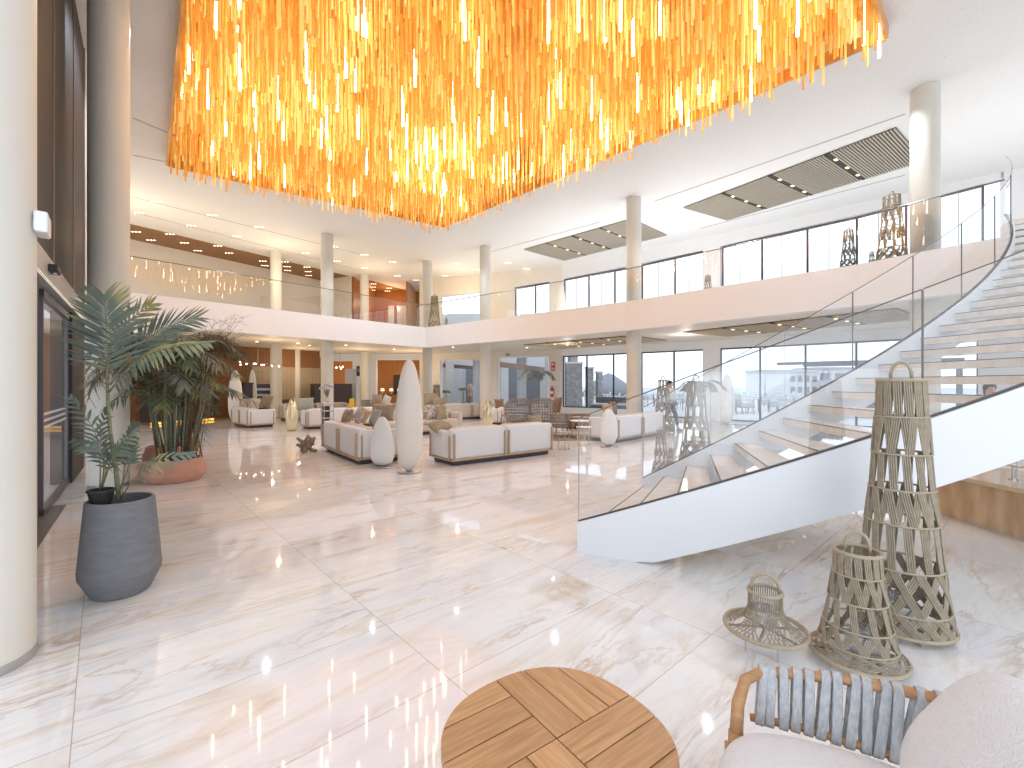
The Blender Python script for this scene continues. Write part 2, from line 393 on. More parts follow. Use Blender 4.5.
fm.prism(FEo + FEi[::-1], FB, FT+.03)
struct('trim_1', fm, 'fascia')

# balustrade on the mezzanine: two runs (left and right of the corner)
def balustrade(pts, label, nper):
    t = thing('glass_balustrade', label, 'balustrade', (pts[0][0], pts[0][1], FT+.03))
    ox, oy = pts[0][0], pts[0][1]
    # resample
    L_ = [0]
    for a, b in zip(pts, pts[1:]): L_.append(L_[-1] + math.hypot(b[0]-a[0], b[1]-a[1]))
    def at(s):
        for i in range(len(pts)-1):
            if s <= L_[i+1] or i == len(pts)-2:
                f = (s-L_[i])/(L_[i+1]-L_[i]); return (pts[i][0]+(pts[i+1][0]-pts[i][0])*f-ox, pts[i][1]+(pts[i+1][1]-pts[i][1])*f-oy)
    n = max(1, round(L_[-1]/nper)); d = L_[-1]/n
    for i in range(n):
        m = MB(); q = [at(i*d+.012+(d-.024)*j/3) for j in range(4)]
        for a, b in zip(q, q[1:]): m.quad((*a, 0), (*b, 0), (*b, 1.08), (*a, 1.08))
        m.build('glass_panel', 'railglass', t)
    q = [(*at(L_[-1]*j/24), 1.09) for j in range(25)]
    MB().tube(q, .014, 6).build('handrail', 'rail', t)
    q = [(*at(L_[-1]*j/24), .012) for j in range(25)]
    MB().tube(q, .012, 4).build('base_channel', 'steel', t)
rl = offs(FE, -.10)
balustrade(rl[:3], 'long straight glass balustrade along the left-hand balcony edge, mirroring the golden chandelier', 1.9)
balustrade(rl[2:], 'gently curving glass balustrade along the right-hand balcony edge, in front of the upper windows', 1.75)

# --- window wall polyline
W = [(-5.7, 27.65), (2.65, 24.1), (8.6, 19.2), (13.2, 14.9), (16.8, 11.5)]
def wpt(px):
    k = (px-512)/F
    for (x0, y0), (x1, y1) in zip(W, W[1:]):
        dx, dy = x1-x0, y1-y0; den = dx-k*dy
        if abs(den) < 1e-9: continue
        t = (k*y0-x0)/den
        if -1e-6 <= t <= 1+1e-6: return Vector((x0+dx*t, y0+dy*t))
    return Vector(W[-1])
def wspan(p0, p1):
    a, b = wpt(p0), wpt(p1); pts = [(p0, a)]
    for w in W[1:-1]:
        q = 512+F*w[0]/w[1]
        if p0+.5 < q < p1-.5: pts.append((q, Vector(w)))
    pts.append((p1, b)); return pts
def wz(px, py): return EYE+(385-py)/F*wpt(px).y
def wall_piece(mb, p0, p1, z0, z1, th=.3, inner=0.):
    """z0,z1: numbers or functions of px"""
    pts = wspan(p0, p1)
    for (qa, a), (qb, b) in zip(pts, pts[1:]):
        t = (b-a).normalized(); n = Vector((-t.y, t.x))
        if n.y < 0: n = -n
        za = [z(qa) if callable(z) else z for z in (z0, z1)]; zb = [z(qb) if callable(z) else z for z in (z0, z1)]
        a0 = a+n*inner; b0 = b+n*inner; a1 = a+n*(inner+th); b1 = b+n*(inner+th); k = len(mb.v)
        mb.v += [(a0.x,a0.y,za[0]),(b0.x,b0.y,zb[0]),(b1.x,b1.y,zb[0]),(a1.x,a1.y,za[0]),(a0.x,a0.y,za[1]),(b0.x,b0.y,zb[1]),(b1.x,b1.y,zb[1]),(a1.x,a1.y,za[1])]
        mb.f += [tuple(k+i for i in q) for q in ((3,2,1,0),(4,5,6,7),(0,1,5,4),(1,2,6,5),(2,3,7,6),(3,0,4,7))]
    return mb
UT = [(436, 297), (480, 292), (515, 287.3), (550, 281.4), (563, 279), (626, 267.5), (641.7, 264.5), (721, 246), (856.6, 216.4), (983, 184), (1100, 150)]
def utop(px):
    for (a, ya), (b, yb) in zip(UT, UT[1:]):
        if px <= b: return wz(px, ya+(yb-ya)*(px-a)/(b-a))
    return 7.6
LT = 3.09
wb = MB()   # beige part of the back wall, px 420-562
wall_piece(wb, 419.5, 440, 0, CZ)
wall_piece(wb, 440, 480, LT-.05, 4.3); wall_piece(wb, 440, 480, utop, CZ)
wall_piece(wb, 480, 497.5, 0, CZ)
wall_piece(wb, 497.5, 514.7, LT+.05, CZ); wall_piece(wb, 514.7, 549.5, LT+.05, 4.3)
wall_piece(wb, 514.7, 549.5, utop, CZ); wall_piece(wb, 549.5, 562, 0, CZ)
struct('wall_back', wb, 'beige')
ww = MB()
wall_piece(ww, 562, 703, LT, 4.3); wall_piece(ww, 720, 978, LT, 4.3)
wall_piece(ww, 562, 703, 0, .08); wall_piece(ww, 720, 978, 0, .06)
wall_piece(ww, 562, 640.5, 0, .38)
wall_piece(ww, 703, 720, 0, CZ); wall_piece(ww, 562, 563.5, 4.3, CZ)
wall_piece(ww, 563.5, 703, utop, CZ); wall_piece(ww, 720, 1004, utop, CZ)
wall_piece(ww, 1001, 1105, 4.2, CZ); wall_piece(ww, 978, 1105, 0, 4.3)
struct('wall_right', ww, 'white')
nwin = [0]
def window(p0, p1, z0, z1, fr=.07, split=None, frm='frame'):
    nwin[0] += 1
    r = thing('window_%d' % nwin[0], None, None); tag(r, kind='structure')
    a, b = wpt(p0), wpt(p1); t = (b-a).normalized(); n = Vector((-t.y, t.x))
    if n.y < 0: n = -n
    za = [z(p0) if callable(z) else z for z in (z0, z1)]; zb = [z(p1) if callable(z) else z for z in (z0, z1)]
    g = MB(); i0, i1 = a+n*.1, b+n*.1
    g.quad((i0.x, i0.y, za[0]), (i1.x, i1.y, zb[0]), (i1.x, i1.y, zb[1]), (i0.x, i0.y, za[1])); g.build('window_pane', 'glass', r)
    f = MB()
    def bar(p, q, hz):
        # p,q: 3d end points along the pane, bar square section
        f.tube([p, q], fr*.62, 4)
    A0, B0 = Vector((i0.x, i0.y, za[0]+.02)), Vector((i1.x, i1.y, zb[0]+.02)); A1, B1 = Vector((i0.x, i0.y, za[1]-.02)), Vector((i1.x, i1.y, zb[1]-.02))
    bar(A0, A1, 0); bar(B0, B1, 0); bar(A0, B0, 0); bar(A1, B1, 0)
    if split: f.tube([A0.lerp(B0, split), A1.lerp(B1, split)], .012, 4)
    f.build('window_frame', frm, r)
for a, b in ((562.5, 586), (586, 612.7), (612.7, 640.5)): window(a, b, .38, LT)
for a, b in ((641, 673.3), (673.3, 703)): window(a, b, .08, LT)
for a, b in ((720, 759.5), (759.5, 805), (805, 856), (856, 905), (905, 978)): window(a, b, .06, LT)
for a, b in ((515, 535), (535, 549.5)): window(a, b, 4.3, utop)
for a, b in ((563.5, 588), (588, 614), (614, 641.5), (641.5, 674.3), (674.3, 703)): window(a, b, 4.3, utop, split=.5)
for a, b in ((722, 761.5), (761.5, 807), (807, 856.6), (856.6, 906), (906, 940), (940, 983)): window(a, b, 4.3, utop, split=.45)
window(440, 480, .05, LT-.05, .09, frm='white'); window(498, 549, .05, LT+.05, .09, frm='white'); window(440, 480, 4.3, utop, .05, frm='white')

# --- left rear walls
def wallseg(mb, a, b, z0, z1, th=.2):
    a, b = Vector(a), Vector(b); t = (b-a).normalized(); n = Vector((-t.y, t.x))*th
    mb.prism([a, b, b+n, a+n], z0, z1); return mb
def local_wall(name, a, b, z0, z1, m, th=.2, tagit=True):
    """wall whose local x runs along it so stripe materials follow it"""
    L_ = math.hypot(b[0]-a[0], b[1]-a[1])
    o = MB().box(0, 0, z0, L_, th, z1).build(name, m)
    o.location = (a[0], a[1], 0); o.rotation_euler = (0, 0, math.atan2(b[1]-a[1], b[0]-a[0]))
    return tag(o, kind='structure')
LA, LB2 = (-18.2, 15.2), (-10.9, 25.8)
mid = (-13.0, 22.75)
local_wall('wall_left_rear', LA, LB2, 2.5, LC, 'woodwall', .25)
local_wall('wall_left_rear', LA, mid, 0, 2.5, 'woodwall', .25)
local_wall('wall_left_rear', mid, LB2, 0, 2.5, 'woodlight', .25)
local_wall('wall_far_back', (-13.5, 31), (-5.5, 31), 0, CZ, 'orange', .3)
struct('wall_middle', MB().box(-9.75, 27.8, 0, -8.3, 28.1, LC).box(-8.3, 27.8, 3.08, -5.55, 28.1, LC).box(-11.6, 27.8, 3.02, -9.75, 28.1, LC), 'white')
# upper level behind the left balcony
wu = MB(); wallseg(wu, (-19.4, 15.3), (-11.6, 27.5), FT, CZ, .25); wallseg(wu, (-11.6, 27.5), (-9.45, 26.6), FT, CZ, .2)
struct('wall_upper_left', wu, 'beige')
local_wall('wall_upper_return', (-9.3, 26.7), (-9.3, 31), FT, CZ, 'orange', .1)
local_wall('wall_upper_return', (-6.6, 31), (-6.5, 27.9), FT, CZ, 'orange', .1)
for a, b in (((-8.35, 30.7), (-7.95, 30.7)), ((-7.75, 30.7), (-6.75, 30.7))):
    local_wall('window_%d' % (nwin[0]+1), a, b, FT+.1, 6.9, 'blueglass', .05); nwin[0] += 1
# timber soffits recessed in the high ceiling (thin panels just below it)
def soffit(pts, m, z=CZ-.02):
    o = MB().prism(pts, z, CZ+.01).build('ceiling', m); return tag(o, kind='structure')
s1 = [gp(108, 218.5, CZ), gp(348.5, 276, CZ), gp(320.6, 280, CZ), gp(108, 234, CZ)]
soffit(s1, 'woodsoffit')
soffit([gp(367, 279.5, CZ), gp(411, 291.5, CZ), (-6.5, 31.2), (-9.4, 31.2)], 'woodsoffit')
# thin shadow-gap lines on the ceiling
def groove(a, b, w=.03, z=CZ):
    a, b = Vector(a), Vector(b); t = (b-a).normalized(); n = Vector((-t.y, t.x))*w
    return MB().prism([a-n, b-n, b+n, a+n], z-.006, z+.004)
gl = MB()
for (p, q) in (((133, 197), (360, 254)), ((133, 212), (352, 268)), ((490, 252), (600, 222)), ((655, 201), (905, 114)), ((700, 228.5), (905, 175)), ((133, 118), (176, 136)), ((133, 155), (172, 163))):
    g = groove(gp(*p, CZ), gp(*q, CZ)); n = len(gl.v); gl.v += g.v; gl.f += [tuple(n+i for i in f) for f in g.f]
struct('trim_2', gl, mat('ceiling_groove', (.5, .48, .45), .8))

# --- entrance wall on the left
D = Vector((-.629, .778)); P0 = Vector((-5.39, 5.26)); ND = Vector((.778, .629))
def ew(t, off=0.): p = P0+D*t+ND*off; return (p.x, p.y)
def eseg(mb, t0, t1, o0, o1, z0, z1): return mb.prism([ew(t0, o1), ew(t1, o1), ew(t1, o0), ew(t0, o0)], z0, z1)
struct('wall_left', eseg(MB(), -3.2, 4.3, -.25, 0, 2.98, CZ), 'panel_dark')
sm = MB()
for t in (-.9, .54, 2.59, 4.26): eseg(sm, t-.012, t+.012, 0, .015, 2.98, CZ)
struct('trim_3', sm, 'seam')
struct('wall_left', eseg(eseg(MB(), 2.5, 4.3, -.25, 0, 0, 2.70), -3.2, -.45, -.25, .0, 0, 2.7), 'panel_dark')
struct('wall_left_white', eseg(MB(), 4.34, 9.5, -.35, .02, 0, CZ), 'white')
hd = eseg(MB(), -3.2, 4.32, -.3, .06, 2.70, 2.98)
struct('trim_4', hd, mat('portal_header_grey', (.45, .43, .40), .4))
t = thing('led_light_bar', 'long thin glowing light strip under the dark entrance portal on the left', 'light', (*ew(1.2, .05), 2.71))
o = MB(); a = Vector(ew(-2.5, .05))-Vector(ew(1.2, .05)); b = Vector(ew(4.1, .05))-Vector(ew(1.2, .05))
o.tube([(a.x, a.y, 0), (b.x, b.y, 0)], .013, 4).build('diffuser', 'led', t)
t = thing('motion_sensor', 'small black automatic door sensor on the grey header above the glass doors', 'sensor', (*ew(-.25, .10), 2.85), math.atan2(D.y, D.x))
MB().rbox(-.13, -.04, -.04, .13, .05, .04, .015).build('housing', 'black', t); MB().lathe([(.02, -.05), (.022, -.03)], 12).build('lens', 'steel', t)
# doors
def edoor(n, t0, t1, off, m='frame_grey', closed=True):
    r = thing('door_%d' % n, None, None, (*ew((t0+t1)/2, off), 0), math.atan2(D.y, D.x)); tag(r, kind='structure'); h = (t1-t0)/2
    f = MB().box(-h, -.02, 0, -h+.05, .02, 2.68).box(h-.05, -.02, 0, h, .02, 2.68).box(-h, -.03, 2.58, h, .03, 2.68).box(-h, -.03, 0, h, .03, .08)
    f.build('door_frame', m, r)
    MB().quad((-h+.06, 0, .08), (h-.06, 0, .08), (h-.06, 0, 2.6), (-h+.06, 0, 2.6)).build('door_glass', 'doorglass', r)
    MB().box(-h+.07, -.004, 1.02, h-.07, .004, 1.05).box(-h+.07, -.004, 1.10, h-.07, .004, 1.13).box(-h+.07, -.004, 1.18, h-.07, .004, 1.21).build('safety_stripes', 'whiteplastic', r)
edoor(1, -.44, .12, -.12); edoor(2, .16, 2.45, -.06)
g = MB().box(-1.0, -.55, 0, 1.0, .55, .012).build('entrance_mat', 'grate'); g.location = (*ew(-.3, -.45), .0); g.rotation_euler = (0, 0, math.atan2(D.y, D.x))
tag(g, 'dark metal grating floor mat at the threshold of the glass entrance doors', 'mat')
# vestibule beyond the doors
struct('wall_vestibule', wallseg(MB(), (-10.5, 4.2), (-11.5, 9.4), 0, 3.2, .1), 'outlight')

# --- columns (round)
def column(x, y, label, z1=CZ, r=.25, sq=False, z0=0.):
    t = thing('column', label, 'column', (x, y, z0))
    h = z1-z0
    if sq: MB().box(-r, -r, 0, r, r, h).build('shaft', 'column', t)
    else: MB().lathe([(r, 0), (r, h)], 48, cap0=False, cap1=False).build('shaft', 'column', t, True)
    MB().lathe([(r+.004, 0), (r+.004, .05)], 40, cap0=False).build('base_ring', 'steel', t, True, 40)
    return t
column(-2.96, 2.49, 'thick pale column nearest the camera at the far left edge, with a small white box mounted on it')
column(-6.2, 7.0, 'tall pale column behind the grey planter, beside the dark entrance wall')
column(-7.8, 19.2, 'round grey column passing the left balcony, third visible from the entrance side')
column(-11.2, 21.6, 'pale column behind the left balcony rail, standing in front of the dark timber bar wall')
column(-8.5, 26.2, 'slim pale column beside the white pier and framed black sign at the back left')
column(-4.35, 23.4, 'round column rising directly behind the inner corner where the two balconies meet')
column(-1.23, 20.9, 'round column between the two glazed openings of the beige back wall')
column(4.15, 15.5, 'golden beige column in front of the right balcony windows, beside the seating group')
column(8.85, 9.75, 'broad beige column at the upper right, beside the tall lantern on the balcony', z0=0)
column(-11.75, 25.0-.2, 'slim column against the pale timber wall under the left balcony', z1=LC, r=.2)

# white alarm box on nearest column
t = thing('emergency_light_box', 'small white plastic emergency light box fixed high on the nearest left column', 'emergency light', (-2.745, 2.66, 2.485), R(131))
MB().rbox(-.09, -.03, -.06, .09, .03, .06, .012).build('housing', 'whiteplastic', t); MB().box(-.07, .03, -.05, .07, .033, -.0).build('lens', 'fabric', t)

# ================================================================= ceiling grilles
def grille(quad, z, slots, label, rows, gm='grille'):
    q = [Vector(p) for p in quad]       # q0,q1 near-long edge start/end ; q3,q2 far-long edge
    c = (q[0]+q[1]+q[2]+q[3])/4
    t = thing('ceiling_grille', label, 'ceiling grille', (c.x, c.y, z))
    def at(u, v):
        p = (q[0].lerp(q[1], u)).lerp(q[3].lerp(q[2], u), v)-c; return (p.x, p.y)
    MB().poly([(*at(0, 0), -.012), (*at(0, 1), -.012), (*at(1, 1), -.012), (*at(1, 0), -.012)]).build('backing', 'grilleback', t)
    m = MB()
    for i in range(rows):
        u0, u1 = (i+.25)/rows, (i+.78)/rows
        if any(abs((u0+u1)/2-s) < .011 for s in slots): continue
        m.prism([at(u0, 0), at(u1, 0), at(u1, 1), at(u0, 1)], -.05, -.02)
    m.build('slats', gm, t)
    for s in slots:
        MB().prism([at(s-.009, 0), at(s+.009, 0), at(s+.009, 1), at(s-.009, 1)], -.045, -.02).build('light_slot', 'black', t)
        for v in (.2, .5, .8):
            MB().prism([at(s-.006, v-.025), at(s+.006, v-.025), at(s+.006, v+.025), at(s-.006, v+.025)], -.055, -.045).build('lamp', 'warm_soft', t)
G2 = [gp(683, 207, CZ), gp(896, 126.7, CZ), gp(925, 160, CZ), gp(727, 219.6, CZ)]
G1 = [gp(523.5, 249, CZ), gp(632, 218, CZ), gp(667, 234.6, CZ), gp(564, 260, CZ)]
grille(G2, CZ, (.255, .505, .755), 'long slatted champagne grille in the high white ceiling, the right one beside the broad column', 84)
grille(G1, CZ, (.25, .5, .75), 'slatted champagne grille in the high ceiling, the left one crossed by the golden beige column', 70)
grille(G2, LC, (.255, .505, .755), 'slatted grille under the balcony, the right one above the tall ground windows', 60, 'grille_tan')
grille(G1, LC, (.25, .5, .75), 'slatted grille under the balcony, the left one near the fire sign', 50, 'grille_tan')

# downlights
def downlight(px, py, z, label, group, triple=True, ang=0.15):
    x, y = gp(px, py, z)
    t = thing('downlight', label, 'downlight', (x, y, z), ang, group)
    if triple:
        for d in (-.13, 0, .13): MB().lathe([(.033, -.012), (.033, -.004)], 8, (d, 0)).build('lamp', 'warm', t)
        MB().box(-.2, -.05, -.006, .2, .05, 0).build('trim_plate', 'beige', t)
    else:
        MB().lathe([(.06, -.012), (.06, -.006)], 12).build('lamp', 'warm', t); MB().lathe([(.08, -.008), (.09, 0)], 12).build('trim_ring', 'whiteplastic', t)
for p in ((156, 201.3), (139, 212.7), (212, 215), (191, 225.4), (259, 227), (236.8, 236.3), (306, 253), (364.5, 254.6), (337, 261), (365, 268), (334, 246.5)):
    downlight(*p, CZ, 'triple recessed downlight in the white ceiling above the left balcony', 'downlights in the white ceiling above the left balcony')
for p in ((136, 231.7), (151, 240), (170, 234), (184.5, 242.7), (197.7, 250.5), (217.8, 245.7), (229, 253), (262.7, 261), (265, 265.5), (285, 261.7), (287, 266.5), (287.6, 270.3), (307, 267), (308, 271.4), (308.7, 275.4), (373.5, 283.8), (373, 287), (372.6, 290), (389, 288), (387.5, 291)):
    downlight(*p, CZ-.02, 'triple recessed downlight in the brown timber soffit of the upper level', 'downlights in the timber soffit')
for p in ((392.8, 261.8), (397.4, 275.8), (416, 280), (433, 284.7), (445, 275.5), (463, 279.8), (457, 263.6), (476.9, 269.4), (494.9, 274), (508, 262.8), (526, 268.4)):
    downlight(*p, CZ, 'recessed downlight in the cream ceiling above the balcony corner', 'downlights above the balcony corner')
for p in ((257, 341.5), (309.5, 345.3), (298, 343), (453, 347), (527, 347.5), (394, 349), (346, 345)):
    downlight(*p, LC, 'small round downlight in the low ceiling under the balcony', 'downlights under the balcony', False)

# ================================================================= chandelier
c0 = Vector((-2.62, 17.6)); cr = Vector((6.6, 8.05)); cr2 = Vector((3.9, 5.6)); cl2 = Vector((-3.95, 5.7)); cl = Vector((-9.6, 12.7))
PLZ = 7.66
ch = thing('bamboo_chandelier', 'huge golden ceiling chandelier of hundreds of hanging bamboo rods and glowing tubes', 'chandelier', (0, 11, PLZ))
poly = [c0, cr, cr2, cl2, cl]
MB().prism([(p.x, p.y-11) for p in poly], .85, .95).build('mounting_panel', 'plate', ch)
sk = MB()
for i in range(5):
    a, b = poly[i], poly[(i+1) % 5]; e_ = (b-a).normalized(); n_ = Vector((e_.y, -e_.x))*.05
    sk.prism([(a.x, a.y-11), (b.x, b.y-11), (b.x-n_.x, b.y-11-n_.y), (a.x-n_.x, a.y-11-n_.y)], 0, .86)
sk.build('side_skirt', 'plate', ch)
def inside(x, y, m=.12):
    for i in range(5):
        a, b = poly[i], poly[(i+1) % 5]; e = b-a; n = Vector((-e.y, e.x)).normalized()
        # polygon is clockwise in plan -> interior on the right side
        if (Vector((x, y))-a).dot(n) > -m: return False
    return True
Au = Vector((math.sin(R(46.5)), math.cos(R(46.5)))); Bu = Vector((-math.cos(R(46.5)), math.sin(R(46.5))))
rods = []; tubes = []
sp = .165
for i in range(-120, 121):
    for j in range(-120, 121):
        p = c0+Au*(i*sp)+Bu*(j*sp)
        x, y = p.x+random.uniform(-.02, .02), p.y+random.uniform(-.02, .02)
        if not inside(x, y, .05): continue
        L_ = random.uniform(.75, 1.0)
        d = -L_+.36-(random.random()**1.4)*.62+.06
        lit = random.random() < .03
        if lit: L_ = random.uniform(.7, 1.0); d = -L_+.38-random.random()*.2
        (tubes if lit else rods).append((x, y-11, d, L_))
def visible_size(r): return -math.hypot(r[0], r[1]+11) if (r[1]+11) > 7.6 else -99
rods.sort(key=visible_size, reverse=True); tubes.sort(key=visible_size, reverse=True)
def rodmb(mb, r, rad=.019, n=6):
    x, y, d, L_ = r
    mb.tube([(x, y, -d), (x+random.uniform(-.008, .008), y, -d-L_)], rad, n)
    return mb
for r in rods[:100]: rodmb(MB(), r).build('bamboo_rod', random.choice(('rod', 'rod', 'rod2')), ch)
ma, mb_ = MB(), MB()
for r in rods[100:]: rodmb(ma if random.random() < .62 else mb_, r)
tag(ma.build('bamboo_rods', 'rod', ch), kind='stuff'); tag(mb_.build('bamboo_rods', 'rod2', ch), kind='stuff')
for r in tubes[:100]: rodmb(MB(), r, .021, 8).build('light_tube', 'tube', ch)
if len(tubes) > 100:
    mt = MB()
    for r in tubes[100:]: rodmb(mt, r, .021, 8)
    tag(mt.build('light_tubes', 'tube', ch), kind='stuff')

# ================================================================= staircase
SCX, SCY, RI, RO = 4.2655, 10.4227, 4.8516, 7.1364
def sz(th): return 1.753+.0491*(th+90)
st = thing('curved_staircase', 'sweeping curved white staircase with cream stone treads and glass sides', 'staircase', (SCX, SCY, 0))
def cyl(r, th, z): return (r*math.cos(R(th)), r*math.sin(R(th)), z)
def curved_slab(r0, r1, t0, t1, ztop, zbot, n=60):
    m = MB(); k = n+1
    for i in range(k):
        th = t0+(t1-t0)*i/n; a, b = zbot(th), ztop(th)
        m.v += [cyl(r0, th, a), cyl(r1, th, a), cyl(r1, th, b), cyl(r0, th, b)]
    for i in range(n):
        o = i*4
        for j in range(4): m.f.append((o+j, o+(j+1) % 4, o+4+(j+1) % 4, o+4+j))
    m.f.append((0, 1, 2, 3)[::-1]); m.f.append(tuple(n*4+j for j in range(4)))
    return m
T0, T1 = -120.6, -37.6
for r0, r1 in ((RI-.05, RI+.02), (RO-.02, RO+.05)):
    s = curved_slab(r0, r1, T0, T1, lambda t: sz(t)+.02, lambda t: max(0.0, sz(t)-.50)).build('stringer', 'stair', st, True, 40)
    curved_slab(r0+.02, r1-.02, T0, T1, lambda t: sz(t)+.034, lambda t: sz(t)+.018).build('glazing_channel', 'darkline', st, True, 40)
NT = 26; DT = 3.3
for k in range(1, NT):
    th = -120.5+DT*(k-1); z = .1631*k
    m = MB(); n = 5
    for i in range(n+1):
        a = th+(DT*.86)*i/n
        m.v += [cyl(RI+.02, a, z-.075), cyl(RO-.02, a, z-.075), cyl(RO-.02, a, z), cyl(RI+.02, a, z)]
    for i in range(n):
        o = i*4
        for j in range(4): m.f.append((o+j, o+(j+1) % 4, o+4+(j+1) % 4, o+4+j))
    m.f.append((3, 2, 1, 0)); m.f.append(tuple(n*4+j for j in range(4)))
    td = m.build('tread', 'tread', st)
    m = MB(); a0, a1 = th-.02, th+.10
    m.v += [cyl(RI+.02, a0, z-.004), cyl(RO-.02, a0, z-.004), cyl(RO-.02, a1, z-.004), cyl(RI+.02, a1, z-.004), cyl(RI+.02, a0, z+.003), cyl(RO-.02, a0, z+.003), cyl(RO-.02, a1, z+.003), cyl(RI+.02, a1, z+.003)]
    m.f += [(3,2,1,0),(4,5,6,7),(0,1,5,4),(1,2,6,5),(2,3,7,6),(3,0,4,7)]
    m.build('nosing_strip', 'darkline', td)
def stair_glass(r, seams):
    for a, b in zip(seams, seams[1:]):
        m = MB(); n = 10
        a_, b_ = a+.06, b-.06
        for i in range(n+1):
            th = a_+(b_-a_)*i/n; m.v += [cyl(r, th, sz(th)+.02), cyl(r, th, sz(th)+.99)]
        for i in range(n): m.f.append((2*i, 2*i+2, 2*i+3, 2*i+1))
        m.build('glass_panel', 'stairglass', st, True)
        m = MB(); m.tube([cyl(r, a_+(b_-a_)*i/n, sz(a_+(b_-a_)*i/n)+.99) for i in range(n+1)], .0045, 4).build('glass_edge', 'rail', st)
    for s in seams[:-1]: MB().tube([cyl(r, s, sz(s)+.02), cyl(r, s, sz(s)+.985)], .009 if s > -100 else .004, 4).build('glass_joint', 'rail' if s > -100 else 'steel', st)
stair_glass(RI-.012, [-120.6, -110.5, -100.4, -91, -81.7, -72.2, -62.4, -52, -38])
stair_glass(RO+.012, [-120.6, -99.8, -89.4, -79, -68.6, -58.2, -47.8, -38])

# ================================================================= onyx counter under the stair
t = thing('onyx_counter', 'low glowing brown onyx counter with a glossy top, beneath the staircase at the right edge', 'counter', (5.08, 4.0, 0))
MB().box(0, -2.2, .02, 1.0, 1.6, .47).build('body', 'counter', t); MB().rbox(-.03, -2.22, .47, 1.05, 1.63, .52, .008).build('worktop', mat('polished_onyx_top', (.70, .52, .33), .08, noise=.2, nscale=2), t)
MB().box(.03, -2.2, 0, .9, 1.6, .02).build('plinth', 'white', t)
t = thing('chrome_rail', 'short chrome rail on a post standing on the onyx counter beneath the stair', 'rail', (5.45, 4.95, .52))
MB().tube([(0, 0, 0), (0, 0, .16)], .013, 10).build('post', 'steel', t); MB().tube([(-.05, .35, .16), (.05, -1.9, .16)], .013, 10).build('bar', 'steel', t); MB().lathe([(.04, 0), (.04, .01)], 16).build('foot', 'steel', t)
t = thing('bar_shelf_unit', 'dark low shelving behind the onyx counter, just visible below the stair edge', 'shelf', (6.6, 4.2, 0), 0)
MB().box(0, -1.6, 0, .4, 1.2, .95).build('carcass', 'darkbar', t)
MB().box(-.3, -1.6, .55, 0, 1.2, .58).box(-.3, -1.6, .75, 0, 1.2, .78).build('shelf', 'brown', t)

# ================================================================= sofas
def sofa(label, corner, rz, L_, Dp=.95, H=.72, n=2, fab='fabric', group=None, arms=(1, 1), inner='fabric_b'):
    """corner = outer back-left corner; local x along the back, local +y towards the seat side"""
    t = thing('modular_sofa', label, 'sofa', (corner[0], corner[1], 0), rz, group)
    MB().rbox(.08, .08, 0, L_-.08, Dp-.08, .09, .02).build('plinth', 'darkbar', t)
    MB().rbox(.0, .0, .09, L_, Dp, .125, .012).build('base_frame', 'oaktrim', t)
    MB().rbox(.03, .03, .125, L_-.03, Dp-.03, .30, .02).build('seat_base', fab, t)
    w = L_/n
    for i in range(n):
        b = MB().rbox(i*w+.012, .02, .125, (i+1)*w-.012, .22, H-.015, .05, 3); b.build('back_panel', fab, t, True, 50)
        b = MB().rbox(i*w+.05 + (.1 if i == 0 else 0), .16, .38, (i+1)*w-.05-(.1 if i == n-1 else 0), .38, H+.0, .06, 3); b.build('back_cushion', inner, t, True, 50)
        b = MB().rbox(i*w+.02 + (.12 if i == 0 else 0), .22, .28, (i+1)*w-.02-(.12 if i == n-1 else 0), Dp-.02, .44, .05, 3); b.build('seat_cushion', inner, t, True, 50)
        for x in (i*w+.05, (i+1)*w-.05):
            MB().rbox(x-.022, -.022, .10, x+.022, .03, H-.10, .018).build('wooden_slat', 'oaktrim', t, True, 40)
    for s, on in ((0, arms[0]), (1, arms[1])):
        if not on: continue
        x0, x1 = (0.005, .15) if s == 0 else (L_-.15, L_-.005)
        MB().rbox(x0, .1, .125, x1, Dp-.01, H-.06, .04, 3).build('armrest', fab, t, True, 50)
        xx = -.022 if s == 0 else L_-.008
        for y in (.10, .30 if Dp > .8 else .25, Dp-.08):
            if y == .30: continue
            MB().rbox(xx, y-.02, .10, xx+.03, y+.02, H-.14, .014).build('wooden_slat', 'oaktrim', t, True, 40)
    return t
def cushion(loc, rz, tilt, m, label, s=.48, group=None, w=None, roll=0.):
    t = thing('cushion', label, 'cushion', loc, rz, group)
    bm = bmesh.new(); bmesh.ops.create_grid(bm, x_segments=10, y_segments=10, size=.5)
    w = w or s; mm = MB()
    for side in (1, -1):
        P = []
        for v in bm.verts:
            x, y = v.co.x*2, v.co.y*2
            h = .085*((1-x*x)*(1-y*y))**.45
            k = 1-.10*(1-abs(x)**2)*abs(y)**4-.0
            kx = 1-.10*(1-abs(y)**2)*abs(x)**4
            P.append(Vector((x*w/2*kx, h*side, y*s/2*k+s/2)))
        n = len(mm.v); rot = Matrix.Rotation(R(tilt), 4, 'X') @ Matrix.Rotation(R(roll), 4, 'Y')
        mm.v += [tuple(rot @ p) for p in P]; mm.f += [tuple(n+v.index for v in (f.verts if side > 0 else reversed(f.verts))) for f in bm.faces]
    bm.free(); mm.build('cover', m, t, True)
    return t
ang_a = math.atan2(1.6, 2.05)
sofa('light grey sofa seen from behind in the centre, tan cushion over its left arm', (-1.13, 8.6), ang_a, 2.62)
sofa('grey sofa behind the egg-shaped white stone, seen from behind with cushions on it', (-4.49, 10.75), math.atan2(-2.02, 1.52), 2.5)
sofa('pale sofa facing the camera, directly behind the tall surfboard-like standing stone', (-2.2, 15.75), ang_a+PI, 2.7, arms=(1, 1), fab='fabric_b')
